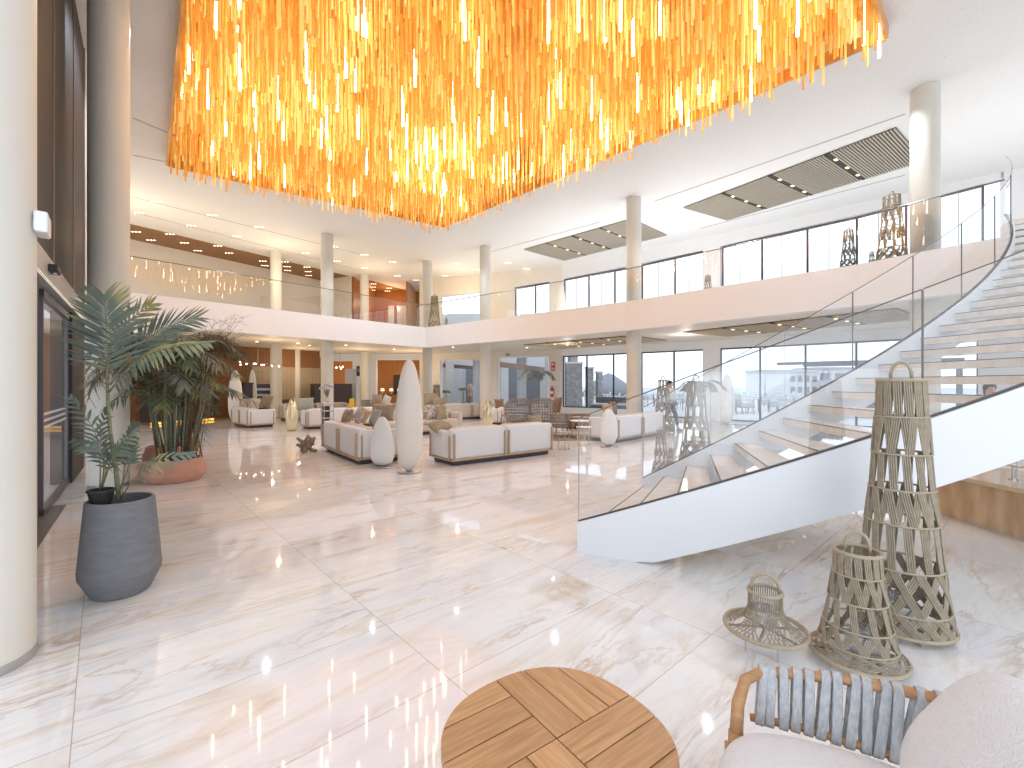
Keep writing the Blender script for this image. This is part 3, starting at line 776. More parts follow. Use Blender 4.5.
sofa('long pale sofa behind the gold vase, left of the wet floor sign', (-7.1, 15.75), math.atan2(1.9, 2.4), 3.1)
sofa('leftmost grey sofa with wooden slats, nearest the palm planter', (-10.9, 17.65), math.atan2(-1.45, 1.5), 2.05, .95)
sofa('beige sofa facing the camera behind the gold vase, below the pale timber wall', (-8.2, 22.4), math.atan2(1.6, 2.0)+PI, 3.0, fab='fabric_b')
sofa('light sofa with its back to the camera below the left glazed opening', (-2.93, 19.95), math.atan2(1.45, 2.15), 2.7, fab='fabric_b')
sofa('white sofa seen from behind through the stair glass, beside the woven lanterns', (2.82, 12.1), math.atan2(2.1, 1.95), 2.85, fab='fabric_w')
sofa('pale sofa at the far left rear, behind the rattan tub chair', (-4.4, 21.6), math.atan2(-.6, -2.2), 2.4, fab='fabric_b')
sofa('small white armchair end beside the hammered gold vase in the centre', (-.30, 17.6), R(92), .9, .8, n=1, fab='fabric_w')
# cushions
def cu(px, py, Y, *a, **k):
    p = PX(px, py, Y); return cushion((p.x, p.y, p.z), *a, **k)
cu(447, 431.5, 9.2, ang_a+.3, -62, 'tan', 'tan rectangular cushion lying over the left arm of the central sofa', s=.34, w=.62)
cu(344, 425, 10.2, R(-50), -20, 'tan', 'olive tan cushion at the left end of the sofa behind the egg-shaped stone', s=.38)
cu(357, 424, 9.9, R(-60), -15, 'patt2', 'pink and grey speckled cushion among the cushions on the left centre sofa', s=.38)
cu(358, 421, 10.9, R(10), -10, 'oaktrim', 'orange tan cushion standing on a corner behind the speckled cushion', s=.36, roll=30)
cu(372, 426, 9.5, R(-55), -20, 'greencush', 'grey green cushion beside the egg-shaped stone', s=.38)
cu(381, 421, 10.4, R(-10), -25, 'tan', 'olive cushion lying flat right of the speckled cushion', s=.42, w=.6)
cu(253, 410, 17.1, R(-30), -15, 'fabric_b', 'silvery cushion leaning on the leftmost sofa', s=.46, w=.6)
cu(245, 409.5, 17.9, R(20), -15, 'patt2', 'dotted beige cushion on the leftmost sofa', s=.46)
cu(264, 408, 17.8, R(-10), -15, 'tan', 'tan cushion at the right corner of the leftmost sofa', s=.52, roll=10)
cu(304, 411, 16.4, R(30), -15, 'greencush', 'grey green cushion on the long sofa behind the gold vase', s=.5, w=.7)
cu(433, 420, 14.6, R(20), -12, 'patt', 'white cushion printed with a dark blue ornament behind the tall stone', s=.50)
cu(442.5, 420, 14.3, R(60), -12, 'tan', 'olive cushion next to the printed cushion', s=.48)
cu(430, 405, 20.5, R(10), -12, 'tan', 'square brown olive cushion on the rear sofa left of the dark lantern', s=.55)
cu(441, 406, 20.3, R(30), -35, 'tan', 'long tan cushion lying on the rear sofa below the dark lantern', s=.45, w=.75)
cu(500, 409.5, 17.7, R(30), -12, 'brown', 'small brown cushion on the white armchair beside the gold vase', s=.42)
cu(537, 432.6, 10.45, R(40), -15, 'tan', 'sand cushion on the central sofa in front of the second rattan chair', s=.42)
cu(556, 413, 15.2, R(-70), -10, 'brown', 'brown cushion standing right of the high-backed rattan chairs', s=.55)
cu(614, 415, 13.5, R(50), -12, 'brown', 'dark brown cushion above the rounded stone by the white sofa', s=.42)
cu(609, 416.5, 13.2, R(30), -15, 'oaktrim', 'tan cushion beside the dark brown cushion near the golden column', s=.38)
cu(384.5, 405, 18.5, R(-30), -12, 'fabric_b', 'cream cushion on the rattan tub chair at the left rear', s=.42, roll=20)
cu(377, 404, 19, R(10), -12, 'tan', 'tan cushion behind the cream one on the rattan tub chair', s=.42)

# ================================================================= standing stones
def stone(label, x, y, h, w, depth, rz, m='egg', low=.32, disc=True, z=0., name='standing_stone'):
    t = thing(name, label, 'sculpture', (x, y, z), rz)
    prof = []; n = 28
    for i in range(n+1):
        a = PI*i/n; u = (1-math.cos(a))/2      # 0..1 bottom to top
        r = (math.sin(a)**(.9 if low < .5 else .72))*(1.0-low*(u-.35)) if 0 < i < n else 0.02
        prof.append((max(r, .02)*w/2/1.04, u*(h-.02)+.02))
    MB().lathe(prof, 36, sy=depth/w).build('stone', m, t, True)
    if disc: MB().lathe([(w*.40, 0), (w*.42, .012), (w*.40, .025)], 24).build('metal_base', 'steel', t, True, 40)
    return t
stone('tallest pale standing stone like an upright surfboard, in front of the central sofas', -1.83, 8.1, 2.0, .52, .22, R(12), 'eggtan')
stone('low egg-shaped white stone standing left of the tall surfboard-like stone', -2.46, 8.62, .95, .55, .26, R(-15), 'egg', disc=True, low=.62)
stone('rounded white stone seen through the stair glass at the end of the white sofa', 2.42, 11.4, .95, .53, .3, R(20), 'egg')
stone('tall white standing stone by the ground floor windows, right of the potted lantern plant', 8.6, 18.2, 2.0, .60, .3, R(-30), 'egg')
stone('small white stone standing in front of the tall one by the ground floor windows', 8.33, 17.75, .92, .43, .22, R(-30), 'egg')
stone('tall white standing stone behind the leftmost sofa', -11.25, 18.5, 2.15, .56, .3, R(35), 'egg')
stone('far white standing stone beside the dark bar at the left rear', -12.55, 22.0, 2.3, .42, .25, R(35), 'egg')
stone('pale standing stone upstairs on the balcony beside the upper window pier', 2.15, 20.0, 1.75, .46, .28, 0, 'eggtan', z=FT, disc=False)

# gold vases
def vase(label, x, y, h, r):
    t = thing('hammered_vase', label, 'vase', (x, y, 0))
    m = MB(); n = 28; prof = [(r*.55, 0), (r*.80, h*.15), (r, h*.42), (r*.92, h*.68), (r*.66, h*.88), (r*.40, h)]
    k = len(m.v)
    for i, (rr, z) in enumerate(prof):
        for j in range(n):
            a = 2*PI*j/n; q = rr*(1+.05*math.sin(7*a+i*1.3)); zz = z+(h*.07*math.sin(3*a) if i == len(prof)-1 else 0)
            m.v.append((q*math.cos(a), q*math.sin(a), zz))
    for i in range(len(prof)-1):
        for j in range(n): m.f.append((k+i*n+j, k+i*n+(j+1) % n, k+(i+1)*n+(j+1) % n, k+(i+1)*n+j))
    m.f.append(tuple(range(n))[::-1])
    m.build('body', 'gold', t, True); MB().lathe([(r*.5, 0), (r*.3, h*.8)], 12, cap0=True).build('dark_interior', 'soil', t)
vase('tall hammered champagne-gold vase on the floor between the left-hand sofas', -7.4, 15.3, 1.02, .205)
vase('hammered champagne-gold vase behind the central sofa, beside the white armchair end', -.87, 16.6, .92, .20)
# driftwood
t = thing('driftwood_sculpture', 'small gnarled brown driftwood piece on the floor left of the centre sofa', 'sculpture', (-4.72, 10.45, .0))
m = MB()
for k in range(9):
    a = k*2*PI/9+.3; p0 = Vector((.04*math.cos(a), .04*math.sin(a), .12)); p1 = Vector((.14*math.cos(a+.4), .10*math.sin(a), .05+.10*(k % 3))); p2 = Vector((.20*math.cos(a), .14*math.sin(a+.5), .03+.16*(k % 3)))
    m.tube([p0, p1, p2], [.06, .05, .03], 6)
m.tube([(-.12, 0, .04), (0, 0, .12), (.10, .02, .30), (.02, 0, .40)], [.05, .07, .05, .02], 7)
m.build('wood', 'drift', t, True)

# ================================================================= rattan chairs
def rattan_high(label, x, y, rz):
    t = thing('rattan_chair', label, 'armchair', (x, y, 0), rz)
    m = MB(); mh = MB()
    def sh(u, v):  # u -1..1 across, v 0..1 up ; back shell, back is at -y
        w = .36+.10*math.sin(v*PI*.75); a = u*1.15
        top = 1.0 if v < .7 else math.cos((v-.7)/.3*1.0)
        return Vector((math.sin(a)*w*1.05*(1 if v < .75 else 1-.5*((v-.75)/.25)**2*abs(u)**.3), -.18-math.cos(a)*.28-v*.14+.15, .34+v*.78))
    for i in range(17):
        v = i/16; m.tube([sh(-1+2*j/12, v) for j in range(13)], .015, 4)
    for j in range(13):
        u = -1+2*j/12; m.tube([sh(u, i/10) for i in range(11)], .013, 4)
    m.build('woven_back', 'rattan', t)
    rim = [sh(-1, i/8) for i in range(9)]+[sh(-1+2*j/10, 1) for j in range(1, 10)]+[sh(1, 1-i/8) for i in range(9)]
    MB().tube(rim, .016, 6).build('rim', 'rattan', t)
    MB().rbox(-.34, -.25, .30, .34, .36, .42, .05).build('seat_cushion', 'rattan_l', t, True, 50)
    a = MB()
    for s in (-1, 1): a.tube([(s*.36, -.2, .62), (s*.42, .1, .56), (s*.40, .36, .42), (s*.36, .36, .3)], .016, 6)
    a.build('arm_rail', 'rattan', t)
    for s in (-1, 1):
        for yy in (-.26, .32): MB().tube([(s*.30, yy, .32), (s*.34, yy*1.12, 0)], .014, 6).build('leg', 'rattan', t)
    return t
rattan_high('left high-backed woven rattan chair behind the central sofa', .12, 14.9, R(20))
rattan_high('right high-backed woven rattan chair behind the central sofa', 1.05, 14.7, R(-15))
def rattan_low(label, x, y, rz, s=1.):
    t = thing('rattan_tub_chair', label, 'armchair', (x, y, 0), rz); m = MB()
    for i in range(9):
        v = i/8; r = (.30+.06*v)*s
        m.ring((0, 0, (.30+.36*v)*s), r, .014, 20, 4, a0=R(150-0), a1=R(390), sy=.95)
    for j in range(13):
        a = R(150+20*j); m.tube([(.30*s*math.cos(a), .285*s*math.sin(a), .28*s), (.36*s*math.cos(a), .34*s*math.sin(a), .68*s)], .008, 4)
    m.build('woven_shell', 'rattan', t)
    MB().lathe([(.28*s, .28*s), (.30*s, .33*s), (.27*s, .40*s)], 24).build('seat_cushion', 'rattan_l', t, True, 50)
    for k in range(4):
        a = R(45+90*k); MB().tube([(.24*s*math.cos(a), .24*s*math.sin(a), .29*s), (.31*s*math.cos(a), .31*s*math.sin(a), 0)], .012, 6).build('leg', 'rattan', t)
rattan_low('low woven tub chair beside the small metal side tables', 1.42, 13.7, R(60), 1.0)
rattan_low('round woven tub chair at the left rear near the wet floor sign', -6.0, 19.6, R(-30), 1.35)

# side tables
def side_table(label, x, y, r, h, m='whiteplastic', lm='gold'):
    t = thing('side_table', label, 'side table', (x, y, 0))
    MB().lathe([(r, h-.02), (r, h)], 28).build('tabletop', m, t)
    for k in range(3):
        a = R(30+120*k); MB().tube([(r*.85*math.cos(a), r*.85*math.sin(a), h-.02), (r*.85*math.cos(a), r*.85*math.sin(a), 0)], .009, 6).build('leg', lm, t)
    MB().ring((0, 0, .02), r*.85, .007, 28, 5).build('base_ring', lm, t)
side_table('round white side table with thin gilt legs, in front of the rounded stone', 1.86, 11.8, .20, .47)
side_table('larger low white side table beside the woven tub chair', 2.05, 13.5, .34, .50)
side_table('round oak-topped side table behind the other side tables', 2.3, 15.3, .30, .48, 'oaktrim')
o = MB().poly([(-.8, -.7, 0), (.9, -.6, 0), (1.1, .9, 0), (-.7, .8, 0)]); r_ = MB().prism([(-.8, -.7), (.9, -.6), (1.1, .9), (-.7, .8)], 0, .012).build('area_rug', 'rug')
r_.location = (1.7, 13.3, 0); tag(r_, 'dark grey rug under the woven tub chair and side tables', 'rug')
t = thing('leather_box', 'low brown box ottoman behind the side tables, under the window', 'ottoman', (2.35, 16.3, 0), R(15)); MB().rbox(-.4, -.25, .08, .4, .25, .52, .04).build('body', 'brown', t, True, 50); MB().box(-.36, -.22, 0, .36, .22, .08).build('plinth', 'darkbar', t)
side_table('small oak coffee table at the right end of the central sofa', 1.25, 10.9, .17, .43, 'oaktrim', 'oaktrim')

# flower etagere
t = thing('mirrored_pedestal', 'narrow black and white mirrored shelf pedestal standing behind the left centre sofa', 'pedestal', (-5.68, 14.0, 0), R(40))
for i in range(5): MB().rbox(-.16, -.16, .08+i*.22, .16, .16, .12+i*.22, .01).build('shelf', 'steel', t)
for sx in (-.14, .14):
    for sy in (-.14, .14): MB().tube([(sx, sy, 0), (sx, sy, 1.0)], .012, 6).build('post', 'steel', t)
MB().box(-.12, -.12, .12, 0.02, .12, .9).build('dark_block', 'black', t); MB().box(.04, -.12, .12, .12, .12, .9).build('white_block', 'whiteplastic', t)
t = thing('flower_arrangement', 'white and green flower arrangement in a glass vase on top of the mirrored pedestal', 'flowers', (-5.68, 14.0, 1.0))
MB().lathe([(.05, 0), (.07, .1), (.04, .3)], 16).build('glass_vase', 'doorglass', t, True)
m, m2 = MB(), MB()
for k in range(26):
    a = random.uniform(0, 2*PI); r = random.uniform(.03, .22); z = .38+.22*math.sqrt(max(0, 1-(r/.24)**2))*random.uniform(.5, 1)
    m.addbm(ico((r*math.cos(a), r*math.sin(a), z), .04, sub=1)); m2.tube([(0, 0, .15), (r*.6*math.cos(a), r*.6*math.sin(a), z-.08)], .006, 4)
m.build('blossoms', 'outlight', t, True); m2.build('stems', 'leafdark', t)
# wet floor sign
p = (-7.45, 21.2)
t = thing('wet_floor_sign', 'bright yellow folding wet floor sign behind the left centre sofa', 'sign', (p[0]-.0, p[1], 0), R(-10))
for s in (-1, 1):
    m = MB(); y0, y1 = s*.16, s*.015
    m.v += [(-.17, y0, 0), (.17, y0, 0), (.10, y1, .92), (-.10, y1, .92), (-.17, y0+s*.015, 0), (.17, y0+s*.015, 0), (.10, y1+s*.015, .92), (-.10, y1+s*.015, .92)]
    m.f += [(3,2,1,0),(4,5,6,7),(0,1,5,4),(1,2,6,5),(2,3,7,6),(3,0,4,7)]
    m.build('panel', 'yellow', t)
m = MB(); m.poly([(-.07, -.150, .38), (.07, -.150, .38), (0, -.118, .55)]); m.box(-.06, -.175, .18, .06, -.168, .21); m.build('warning_mark', 'black', t)

# ================================================================= bar and reception at the left rear
def counter(label, px0, px1, Y0, Y1, h, m='darkbar', glow=True, name='bar_counter'):
    a = Vector(((px0-512)/F*Y0, Y0)); b = Vector(((px1-512)/F*Y1, Y1)); L_ = (b-a).length
    t = thing(name, label, 'counter', (a.x, a.y, 0), math.atan2(b.y-a.y, b.x-a.x))
    MB().rbox(0, 0, .10, L_, .6, h-.04, .01).build('front', m, t); MB().rbox(-.03, -.03, h-.04, L_+.03, .63, h, .01).build('worktop', 'black', t)
    if glow: MB().box(.05, .0, .02, L_-.05, .05, .10).build('under_glow', 'yellowglow', t)
    else: MB().box(.05, .05, 0, L_-.05, .55, .10).build('plinth', 'black', t)
    return t
counter('dark bar counter block at the far left rear behind the white standing stone', 244, 253, 21.3, 21.6, 1.66, glow=False)
counter('low dark counter in front of the pale timber wall panels', 279, 291, 22.5, 23.2, .82+.0, glow=False)
counter('dark reception counter with an amber glow at its foot, right of the grey round column', 334, 352, 25.5, 26.2, 1.62)
counter('dark reception block left of the grey round column', 315, 322.5, 24.5, 24.8, 1.62)
counter('long dark counter with amber glow, hidden behind the palm planters', 150, 215, 17.5, 20, 1.1)
counter('reception desk with small lamps inside the orange timber recess', 376, 418, 28.9, 28.9, .98, 'orange', glow=True, name='reception_desk')
t = thing('display_fridge', 'steel glass-fronted bottle display between the dark bar block and the column', 'display case', (*[PX(252.5, 385, 22.0).x, 22.0], 0), R(35))
MB().rbox(0, 0, 0, .85, .5, 1.6, .02).build('cabinet', 'darkbar', t)
for i in range(4): MB().box(.05, -.02, .45+i*.28, .8, .0, .55+i*.28).build('display_shelf', 'blueglass', t)  # shelf fronts in the flat pale blue
for px, Y, lb in ((380, 28.6, 'left'), (389, 28.6, 'middle'), (397, 28.6, 'right')):
    q = PX(px, 0, Y); t = thing('table_lamp', '%s of the three small warm lamps on the far reception desk' % lb, 'lamp', (q.x, 29.15, .98))
    MB().lathe([(.08, 0), (.02, .03), (.015, .18)], 12).build('stand', 'gold', t); MB().lathe([(.13, .18), (.10, .36)], 14).build('lamp_shade', emat('lamp_shade_'+lb, (1, .75, .42), 1.6), t, True, 40)
t = thing('doorway_panel', 'tall dark doorway panel in the orange timber wall at the far back', 'panel', (-7.45, 30.9, 0)); MB().rbox(-.6, 0, 0, .6, .08, 2.25, .01).build('leaf', 'black', t); MB().tube([(.45, -.05, .9), (.45, -.05, 1.3)], .015, 6).build('handle', 'steel', t)
t = thing('framed_sign', 'small black framed sign on the white pier left of the timber recess', 'sign', (PX(359.5, 371, 27.7).x, 27.77, 1.55+14/F*27.7))
MB().rbox(-.2, -.03, -.3, .2, 0.02, .3, .01).build('frame', 'black', t); MB().box(-.14, -.034, -.05, .14, -.03, .15).build('pictogram', 'bldgrey', t)
t = thing('white_menu_panel', 'pale upright panel leaning in the orange niche behind the reception', 'panel', (PX(350.5, 0, 26.9).x, 26.9, 0)); MB().rbox(-.32, -.02, 0, .32, .02, 2.5, .01).build('board', 'outlight', t)
# globe pendants
def globes(label, pts, Y, px, r=.032):
    c = PX(px, 364, Y); t = thing('globe_pendant_lamp', label, 'pendant lamp', (c.x, c.y, LC))
    ps = [PX(a, b, Y+(i % 3)*.35-.3)-Vector((c.x, c.y, LC)) for i, (a, b) in enumerate(pts)]
    MB().tube([(p.x, p.y, p.z+.07) for p in ps], .008, 4).build('branch_arm', 'gold', t)
    MB().tube([(0, 0, 0), (0, 0, ps[len(ps)//2].z+.07)], .008, 4).build('stem', 'gold', t)
    for p in ps:
        m = MB(); m.addbm(ico(p, r)); m.build('globe', 'warm', t, True)
globes('long branching lamp of small glowing globes over the bar at the left rear', [(240, 362), (240.6, 364.6), (246.5, 364), (254, 363.8), (256, 364), (261.6, 365), (263.7, 365), (272, 366), (279, 366.4)], 20.5, 258)
globes('short cluster lamp of glowing globes above the reception counter', [(336.4, 367.6), (341, 368.5), (342.8, 366.7)], 24.5, 340, .04)

# ================================================================= signs, extinguisher, planter palm at the back wall
def onwall(px, py, off=.04):
    w = wpt(px); return (w.x*(1-off/w.length), w.y*(1-off/w.length), EYE+(385-py)/F*w.y)
wa = math.atan2(W[1][1]-W[0][1], W[1][0]-W[0][0])
t = thing('exit_sign', 'small dark green pictogram sign above the right glazed opening', 'sign', onwall(507.8, 354.7, .05), wa)
MB().rbox(-.11, -.02, -.07, .11, .02, .07, .01).build('plate', mat('exit_green', (.03, .10, .06), .4), t)
m = MB().tube([(-.05, -.024, .04), (-.045, -.024, 0), (-.07, -.024, -.04)], .009, 5).tube([(-.045, -.024, 0), (-.02, -.024, -.04)], .009, 5).box(.01, -.026, -.05, .07, -.022, .05); m.build('pictogram', 'whiteplastic', t)
t = thing('fire_sign', 'red fire equipment sign with white pictograms above the extinguisher', 'sign', onwall(553, 366.5, .05), wa)
MB().rbox(-.10, -.015, -.23, .10, .015, .23, .01).build('plate', 'red', t)
MB().box(-.06, -.02, .05, -.01, -.016, .17).box(.02, -.02, .05, .06, -.016, .17).box(-.06, -.02, -.17, -.01, -.016, -.05).box(.02, -.02, -.17, .06, -.016, -.08).build('pictogram', 'whiteplastic', t)
q = onwall(552, 397, .12)
t = thing('fire_extinguisher', 'red fire extinguisher hanging on the wall under the red sign', 'fire extinguisher', q, wa)
MB().lathe([(.06, -.0), (.085, .03), (.085, .42), (.05, .50), (.025, .53)], 20).build('cylinder', 'red', t, True, 50); MB().box(-.03, -.05, .53, .03, .05, .57).tube([(0, -.04, .54), (.10, -.03, .45), (.09, 0, .15)], .01, 5).build('valve_hose', 'black', t)
MB().lathe([(.087, .18), (.087, .30)], 20, cap0=False, cap1=False).build('label_band', 'whiteplastic', t)

# ================================================================= woven lanterns
def lantern(label, x, y, prof, bands, rz=0., z=0., cord=.0042, m=4, sides=5, handle=(.10, .09), ringr=.011, base_r=.012, legs=0, group=None, crad=None, glass=True, hs=12, cat='lantern'):
    """prof: [(z, r)] top->bottom; bands: (ztop, zbot, kind, n) kind v / x / d / f"""
    t = thing('woven_lantern', label, cat, (x, y, z), rz, group)
    zs = [p[0] for p in prof]
    def rad(zz):
        for (za, ra), (zb, rb) in zip(prof, prof[1:]):
            if zb <= zz <= za: return ra+(rb-ra)*(za-zz)/(za-zb)
        return prof[-1][1] if zz < prof[-1][0] else prof[0][1]
    def strap(mb, a0, a1, z0, z1, off=0., seg=4, mm=None, gap=1.95):
        mm = mm or m
        for c in range(mm):
            o = (c-(mm-1)/2)*cord*gap
            P = []
            for i in range(seg+1):
                f = i/seg; zz = z0+(z1-z0)*f; r = rad(zz)+off; a = a0+(a1-a0)*f
                # shift along the tangent, scaled by strap slant
                slant = abs(a1-a0)*r/max(1e-3, abs(z1-z0)); sh = o*math.sqrt(1+slant*slant)
                if a1 != a0 and abs(a1-a0) > .25: sh = o*math.sqrt(1+slant*slant)
                aa = a+sh/r; P.append((r*math.cos(aa), r*math.sin(aa), zz))
            mb.tube(P, cord, sides, caps=False)
    for zt, zb_, kind, n in bands:
        mb = MB(); step = 2*PI/n
        for k in range(n):
            a = k*step
            if kind == 'v': strap(mb, a-.10*step, a+.10*step, zt, zb_)
            elif kind == 'n':
                strap(mb, a-.28*step, a+.02*step, zt, zb_); strap(mb, a+.28*step, a-.02*step, zt, zb_, .004)
            elif kind == 'x':
                strap(mb, a, a+.5*step, zt, zb_, .004); strap(mb, a, a-.5*step, zt, zb_, -.003)
            elif kind == 'X':
                strap(mb, a, a+step, zt, zb_, .004, 6); strap(mb, a, a-step, zt, zb_, -.003, 6)
            elif kind == 'D':
                strap(mb, a, a+2*step, zt, zb_, .004, 7, 2); strap(mb, a+.3*step, a-1.7*step, zt, zb_, -.003, 7, 2)
            elif kind == 'f':
                for q in range(6): strap(mb, a+q*.08*step, a+(.35+q*.14)*step, zt, zb_, .003, 4, 1); strap(mb, a+step-q*.08*step, a+step-(.35+q*.14)*step, zt, zb_, -.002, 4, 1)
            elif kind == 't': strap(mb, a, a, zt, zb_, 0, 2, 1)
            elif kind == 'y':   # Y shaped: vertical then splitting
                zm = zt+(zb_-zt)*.55
                strap(mb, a, a, zt, zm); strap(mb, a, a+.5*step, zm, zb_, .003); strap(mb, a, a-.5*step, zm, zb_, -.003)
        mb.build('woven_band', 'cord', t, True)
    for zz in sorted({b[0] for b in bands}, reverse=True)[1:]:
        MB().ring((0, 0, zz), rad(zz)+.004, cord*1.25, 40 if sides > 4 else 16, sides).build('hoop', 'cord2', t, True)
    n0 = 44 if sides > 4 else 18
    MB().ring((0, 0, zs[0]), prof[0][1], ringr, n0, 8 if sides > 4 else 5).build('top_ring', 'cord2', t, True)
    MB().ring((0, 0, prof[-1][0]), prof[-1][1], base_r, n0, 8 if sides > 4 else 5).build('base_ring', 'cord2', t, True)
    w, h = handle
    P = [(w*math.cos(PI*i/hs), 0, zs[0]+(h)*math.sin(PI*i/hs)**.75) for i in range(hs+1)]
    MB().tube(P, ringr*.85, 8 if sides > 4 else 5).build('handle', 'cord2', t, True)
    if sides > 4:
        rb = prof[-1][1]
        b = MB()
        for k in range(3):
            a = k*PI/3+.3; b.tube([(rb*.98*math.cos(a), rb*.98*math.sin(a), prof[-1][0]), (-rb*.98*math.cos(a), -rb*.98*math.sin(a), prof[-1][0])], .007, 5)
        b.build('base_cross', 'cord', t, True)
        if glass:
            b = MB(); b.lathe([(.055, prof[-1][0]+.01), (.06, prof[-1][0]+.02), (.06, prof[-1][0]+.16)], 20, cap1=False); b.build('candle_glass', 'doorglass', t, True)
    L_ = prof[-1][0]
    if L_ > .015:
        nl = 4
        for k in range(nl):
            a = k*2*PI/nl+.5; rr = prof[-1][1]*(.55 if legs else .8)
            MB().tube([(rr*math.cos(a), rr*math.sin(a), L_), (rr*math.cos(a), rr*math.sin(a), 0)], .006 if legs else .012, 6).build('foot', 'steel' if legs else 'cord2', t)
    return t
TALL = [(1.58, .122), (1.35, .130), (1.12, .145), (.90, .160), (.69, .182), (.42, .205), (.17, .235), (.05, .258)]
TB = [(1.58, 1.35, 'v', 15), (1.35, 1.12, 'n', 10), (1.12, .90, 'v', 14), (.90, .69, 'x', 13), (.69, .42, 'v', 14), (.42, .17, 'X', 11), (.17, .05, 'X', 16)]
lantern('tallest foreground woven lantern of khaki cord, standing before the white staircase side', 2.48, 2.9, TALL, TB, handle=(.052, .115), rz=R(-42), m=4, cord=.0056)
MED = [(.62, .109), (.50, .114), (.38, .130), (.27, .148), (.14, .172), (.09, .19), (.05, .226)]
lantern('medium woven lantern with open top hoop, leaning close to the left of the tallest lantern', 1.935, 2.55, MED, [(.62, .50, 'v', 16), (.50, .36, 'x', 11), (.36, .22, 'v', 11), (.22, .12, 'x', 11), (.12, .05, 'D', 11)], handle=(.056, .105), rz=R(-35), cord=.0042)
SM = [(.345, .087), (.30, .088), (.235, .091), (.20, .11), (.175, .15), (.135, .215)]
lantern('smallest woven lantern with a wide flat skirt on thin legs, beside the medium lantern', 1.48, 2.66, SM, [(.345, .235, 't', 46), (.235, .135, 'f', 7)], handle=(.072, .10), rz=R(-25), cord=.0028, legs=1)
def far_lantern(label, x, y, h, z=0., rz=0., **k):
    s = h/1.62; pr = [(a*s, b*s*1.22) for a, b in TALL]; bd = [(a*s, b*s, c, max(8, int(n*.7))) for a, b, c, n in TB]
    return lantern(label, x, y, pr, bd, rz, z, cord=.0085*s, m=3, sides=4, handle=(.06*s, .12*s), ringr=.014*s, base_r=.016*s, **k)
far_lantern('tall woven lantern behind the glass stair side, with a potted palm rising behind it', 3.58, 8.85, 1.66)
far_lantern('tall woven lantern beyond the end of the white sofa, next to the walking person', 4.95, 14.9, 1.75)
far_lantern('knee-high woven lantern at the foot of the stair, left of the tall palm-backed lantern', 2.6, 7.95, .78)
far_lantern('tiny woven lantern with a hoop handle between the two lanterns behind the stair glass', 3.05, 8.75, .34)
far_lantern('big woven lantern upstairs beside the broad column, tallest on the right balcony', 8.72, 10.45, 1.68, FT)
far_lantern('smaller woven lantern upstairs left of the biggest balcony lantern', 7.95, 10.75, .98, FT)
far_lantern('tiny woven lantern upstairs between the two other right balcony lanterns', 8.38, 10.6, .42, FT)
far_lantern('woven lantern upstairs on the balcony before the narrow window pier', 6.5, 15.1, .95, FT)
far_lantern('tall dark woven lantern upstairs at the balcony corner next to the round column', -3.85, 22.6, 1.75, FT)
far_lantern('short dark woven lantern upstairs right of the tall one at the balcony corner', -3.25, 22.5, .62, FT)
far_lantern('short dark woven lantern upstairs left of the tall one at the balcony corner', -4.75, 22.3, .62, FT)
far_lantern('tall brown woven lantern on the ground floor left of the first glazed opening', -3.75, 22.6, 1.6)

# ================================================================= plants
def ribbon(mb, P, W, N):
    """flat leaf along points P with widths W, N = side vector"""
    k = len(mb.v)
    for p, w in zip(P, W):
        mb.v.append(tuple(p-N*w)); mb.v.append(tuple(p+N*w))
    for i in range(len(P)-1): mb.f.append((k+2*i, k+2*i+1, k+2*i+3, k+2*i+2))
def frond(mb, P, n, L_, w, upn, lift=.25, droop=.15, start=.12, rach=None, rr=.006, both=(1, 1), rnd=.1):
    """P: list of Vector rachis control points, upn: normal of the frond plane"""
    def at(f):
        x = f*(len(P)-1); i = min(int(x), len(P)-2); u = x-i
        p0 = P[max(i-1, 0)]; p1 = P[i]; p2 = P[i+1]; p3 = P[min(i+2, len(P)-1)]
        return .5*((2*p1)+(-p0+p2)*u+(2*p0-5*p1+4*p2-p3)*u*u+(-p0+3*p1-3*p2+p3)*u**3)
    if rach is not None: rach.tube([at(i/10) for i in range(11)], [rr*(1-.08*i) for i in range(11)], 5)
    for i in range(n):
        f = start+(1-start)*i/(n-1); p = at(f); T = (at(min(1, f+.02))-at(max(0, f-.02))).normalized()
        S = T.cross(upn).normalized(); N = S.cross(T)
        ll = L_*(.55+.45*math.sin(PI*min(1, .18+f*.86)))*(1 if f < .9 else .8)
        for s, on in ((1, both[0]), (-1, both[1])):
            if not on: continue
            d = (S*s*(1-lift*f)+T*(lift+.35*f)+Vector((random.uniform(-rnd, rnd), random.uniform(-rnd, rnd), random.uniform(-rnd, rnd)))).normalized()
            pts = [p+d*ll*q+Vector((0, 0, -droop*ll*q*q)) for q in (0, .3, .65, 1)]
            side = d.cross(N).normalized()
            ribbon(mb, pts, [w*.35, w, w*.8, w*.05], side)
# --- grey pot with palm
t = thing('grey_planter', 'large grey concrete planter tapering upward, on the marble floor at the left', 'planter', (-2.94, 3.42, 0), R(-40))
MB().lathe([(.165, 0), (.185, .012), (.252, .15), (.254, .19), (.243, .33), (.212, .685), (.205, .70), (.188, .70), (.185, .62)], 44, cap1=False, sx=1.02, sy=.97).build('pot_body', 'planter', t, True, 28)
MB().lathe([(.186, .60), (.186, .63), (.08, .655)], 28, sx=1.02, sy=.97).build('soil', 'soil', t, True)
Y = 3.42
t = thing('kentia_palm', 'slender palm with a big grey-green fan of leaflets growing from the grey planter', 'palm', (-2.92, 3.42, .66))
O = Vector((-2.92, 3.42, .66))
def LP(px, py, dy=0.): return PX(px, py, Y+dy)-O
sm = MB(); sm.tube([LP(119, 500), LP(116, 470), LP(110, 430), LP(108, 400), LP(107, 368)], [.017, .014, .012, .011, .009], 8)
sm.build('trunk', 'stem', t, True)
ra = MB()
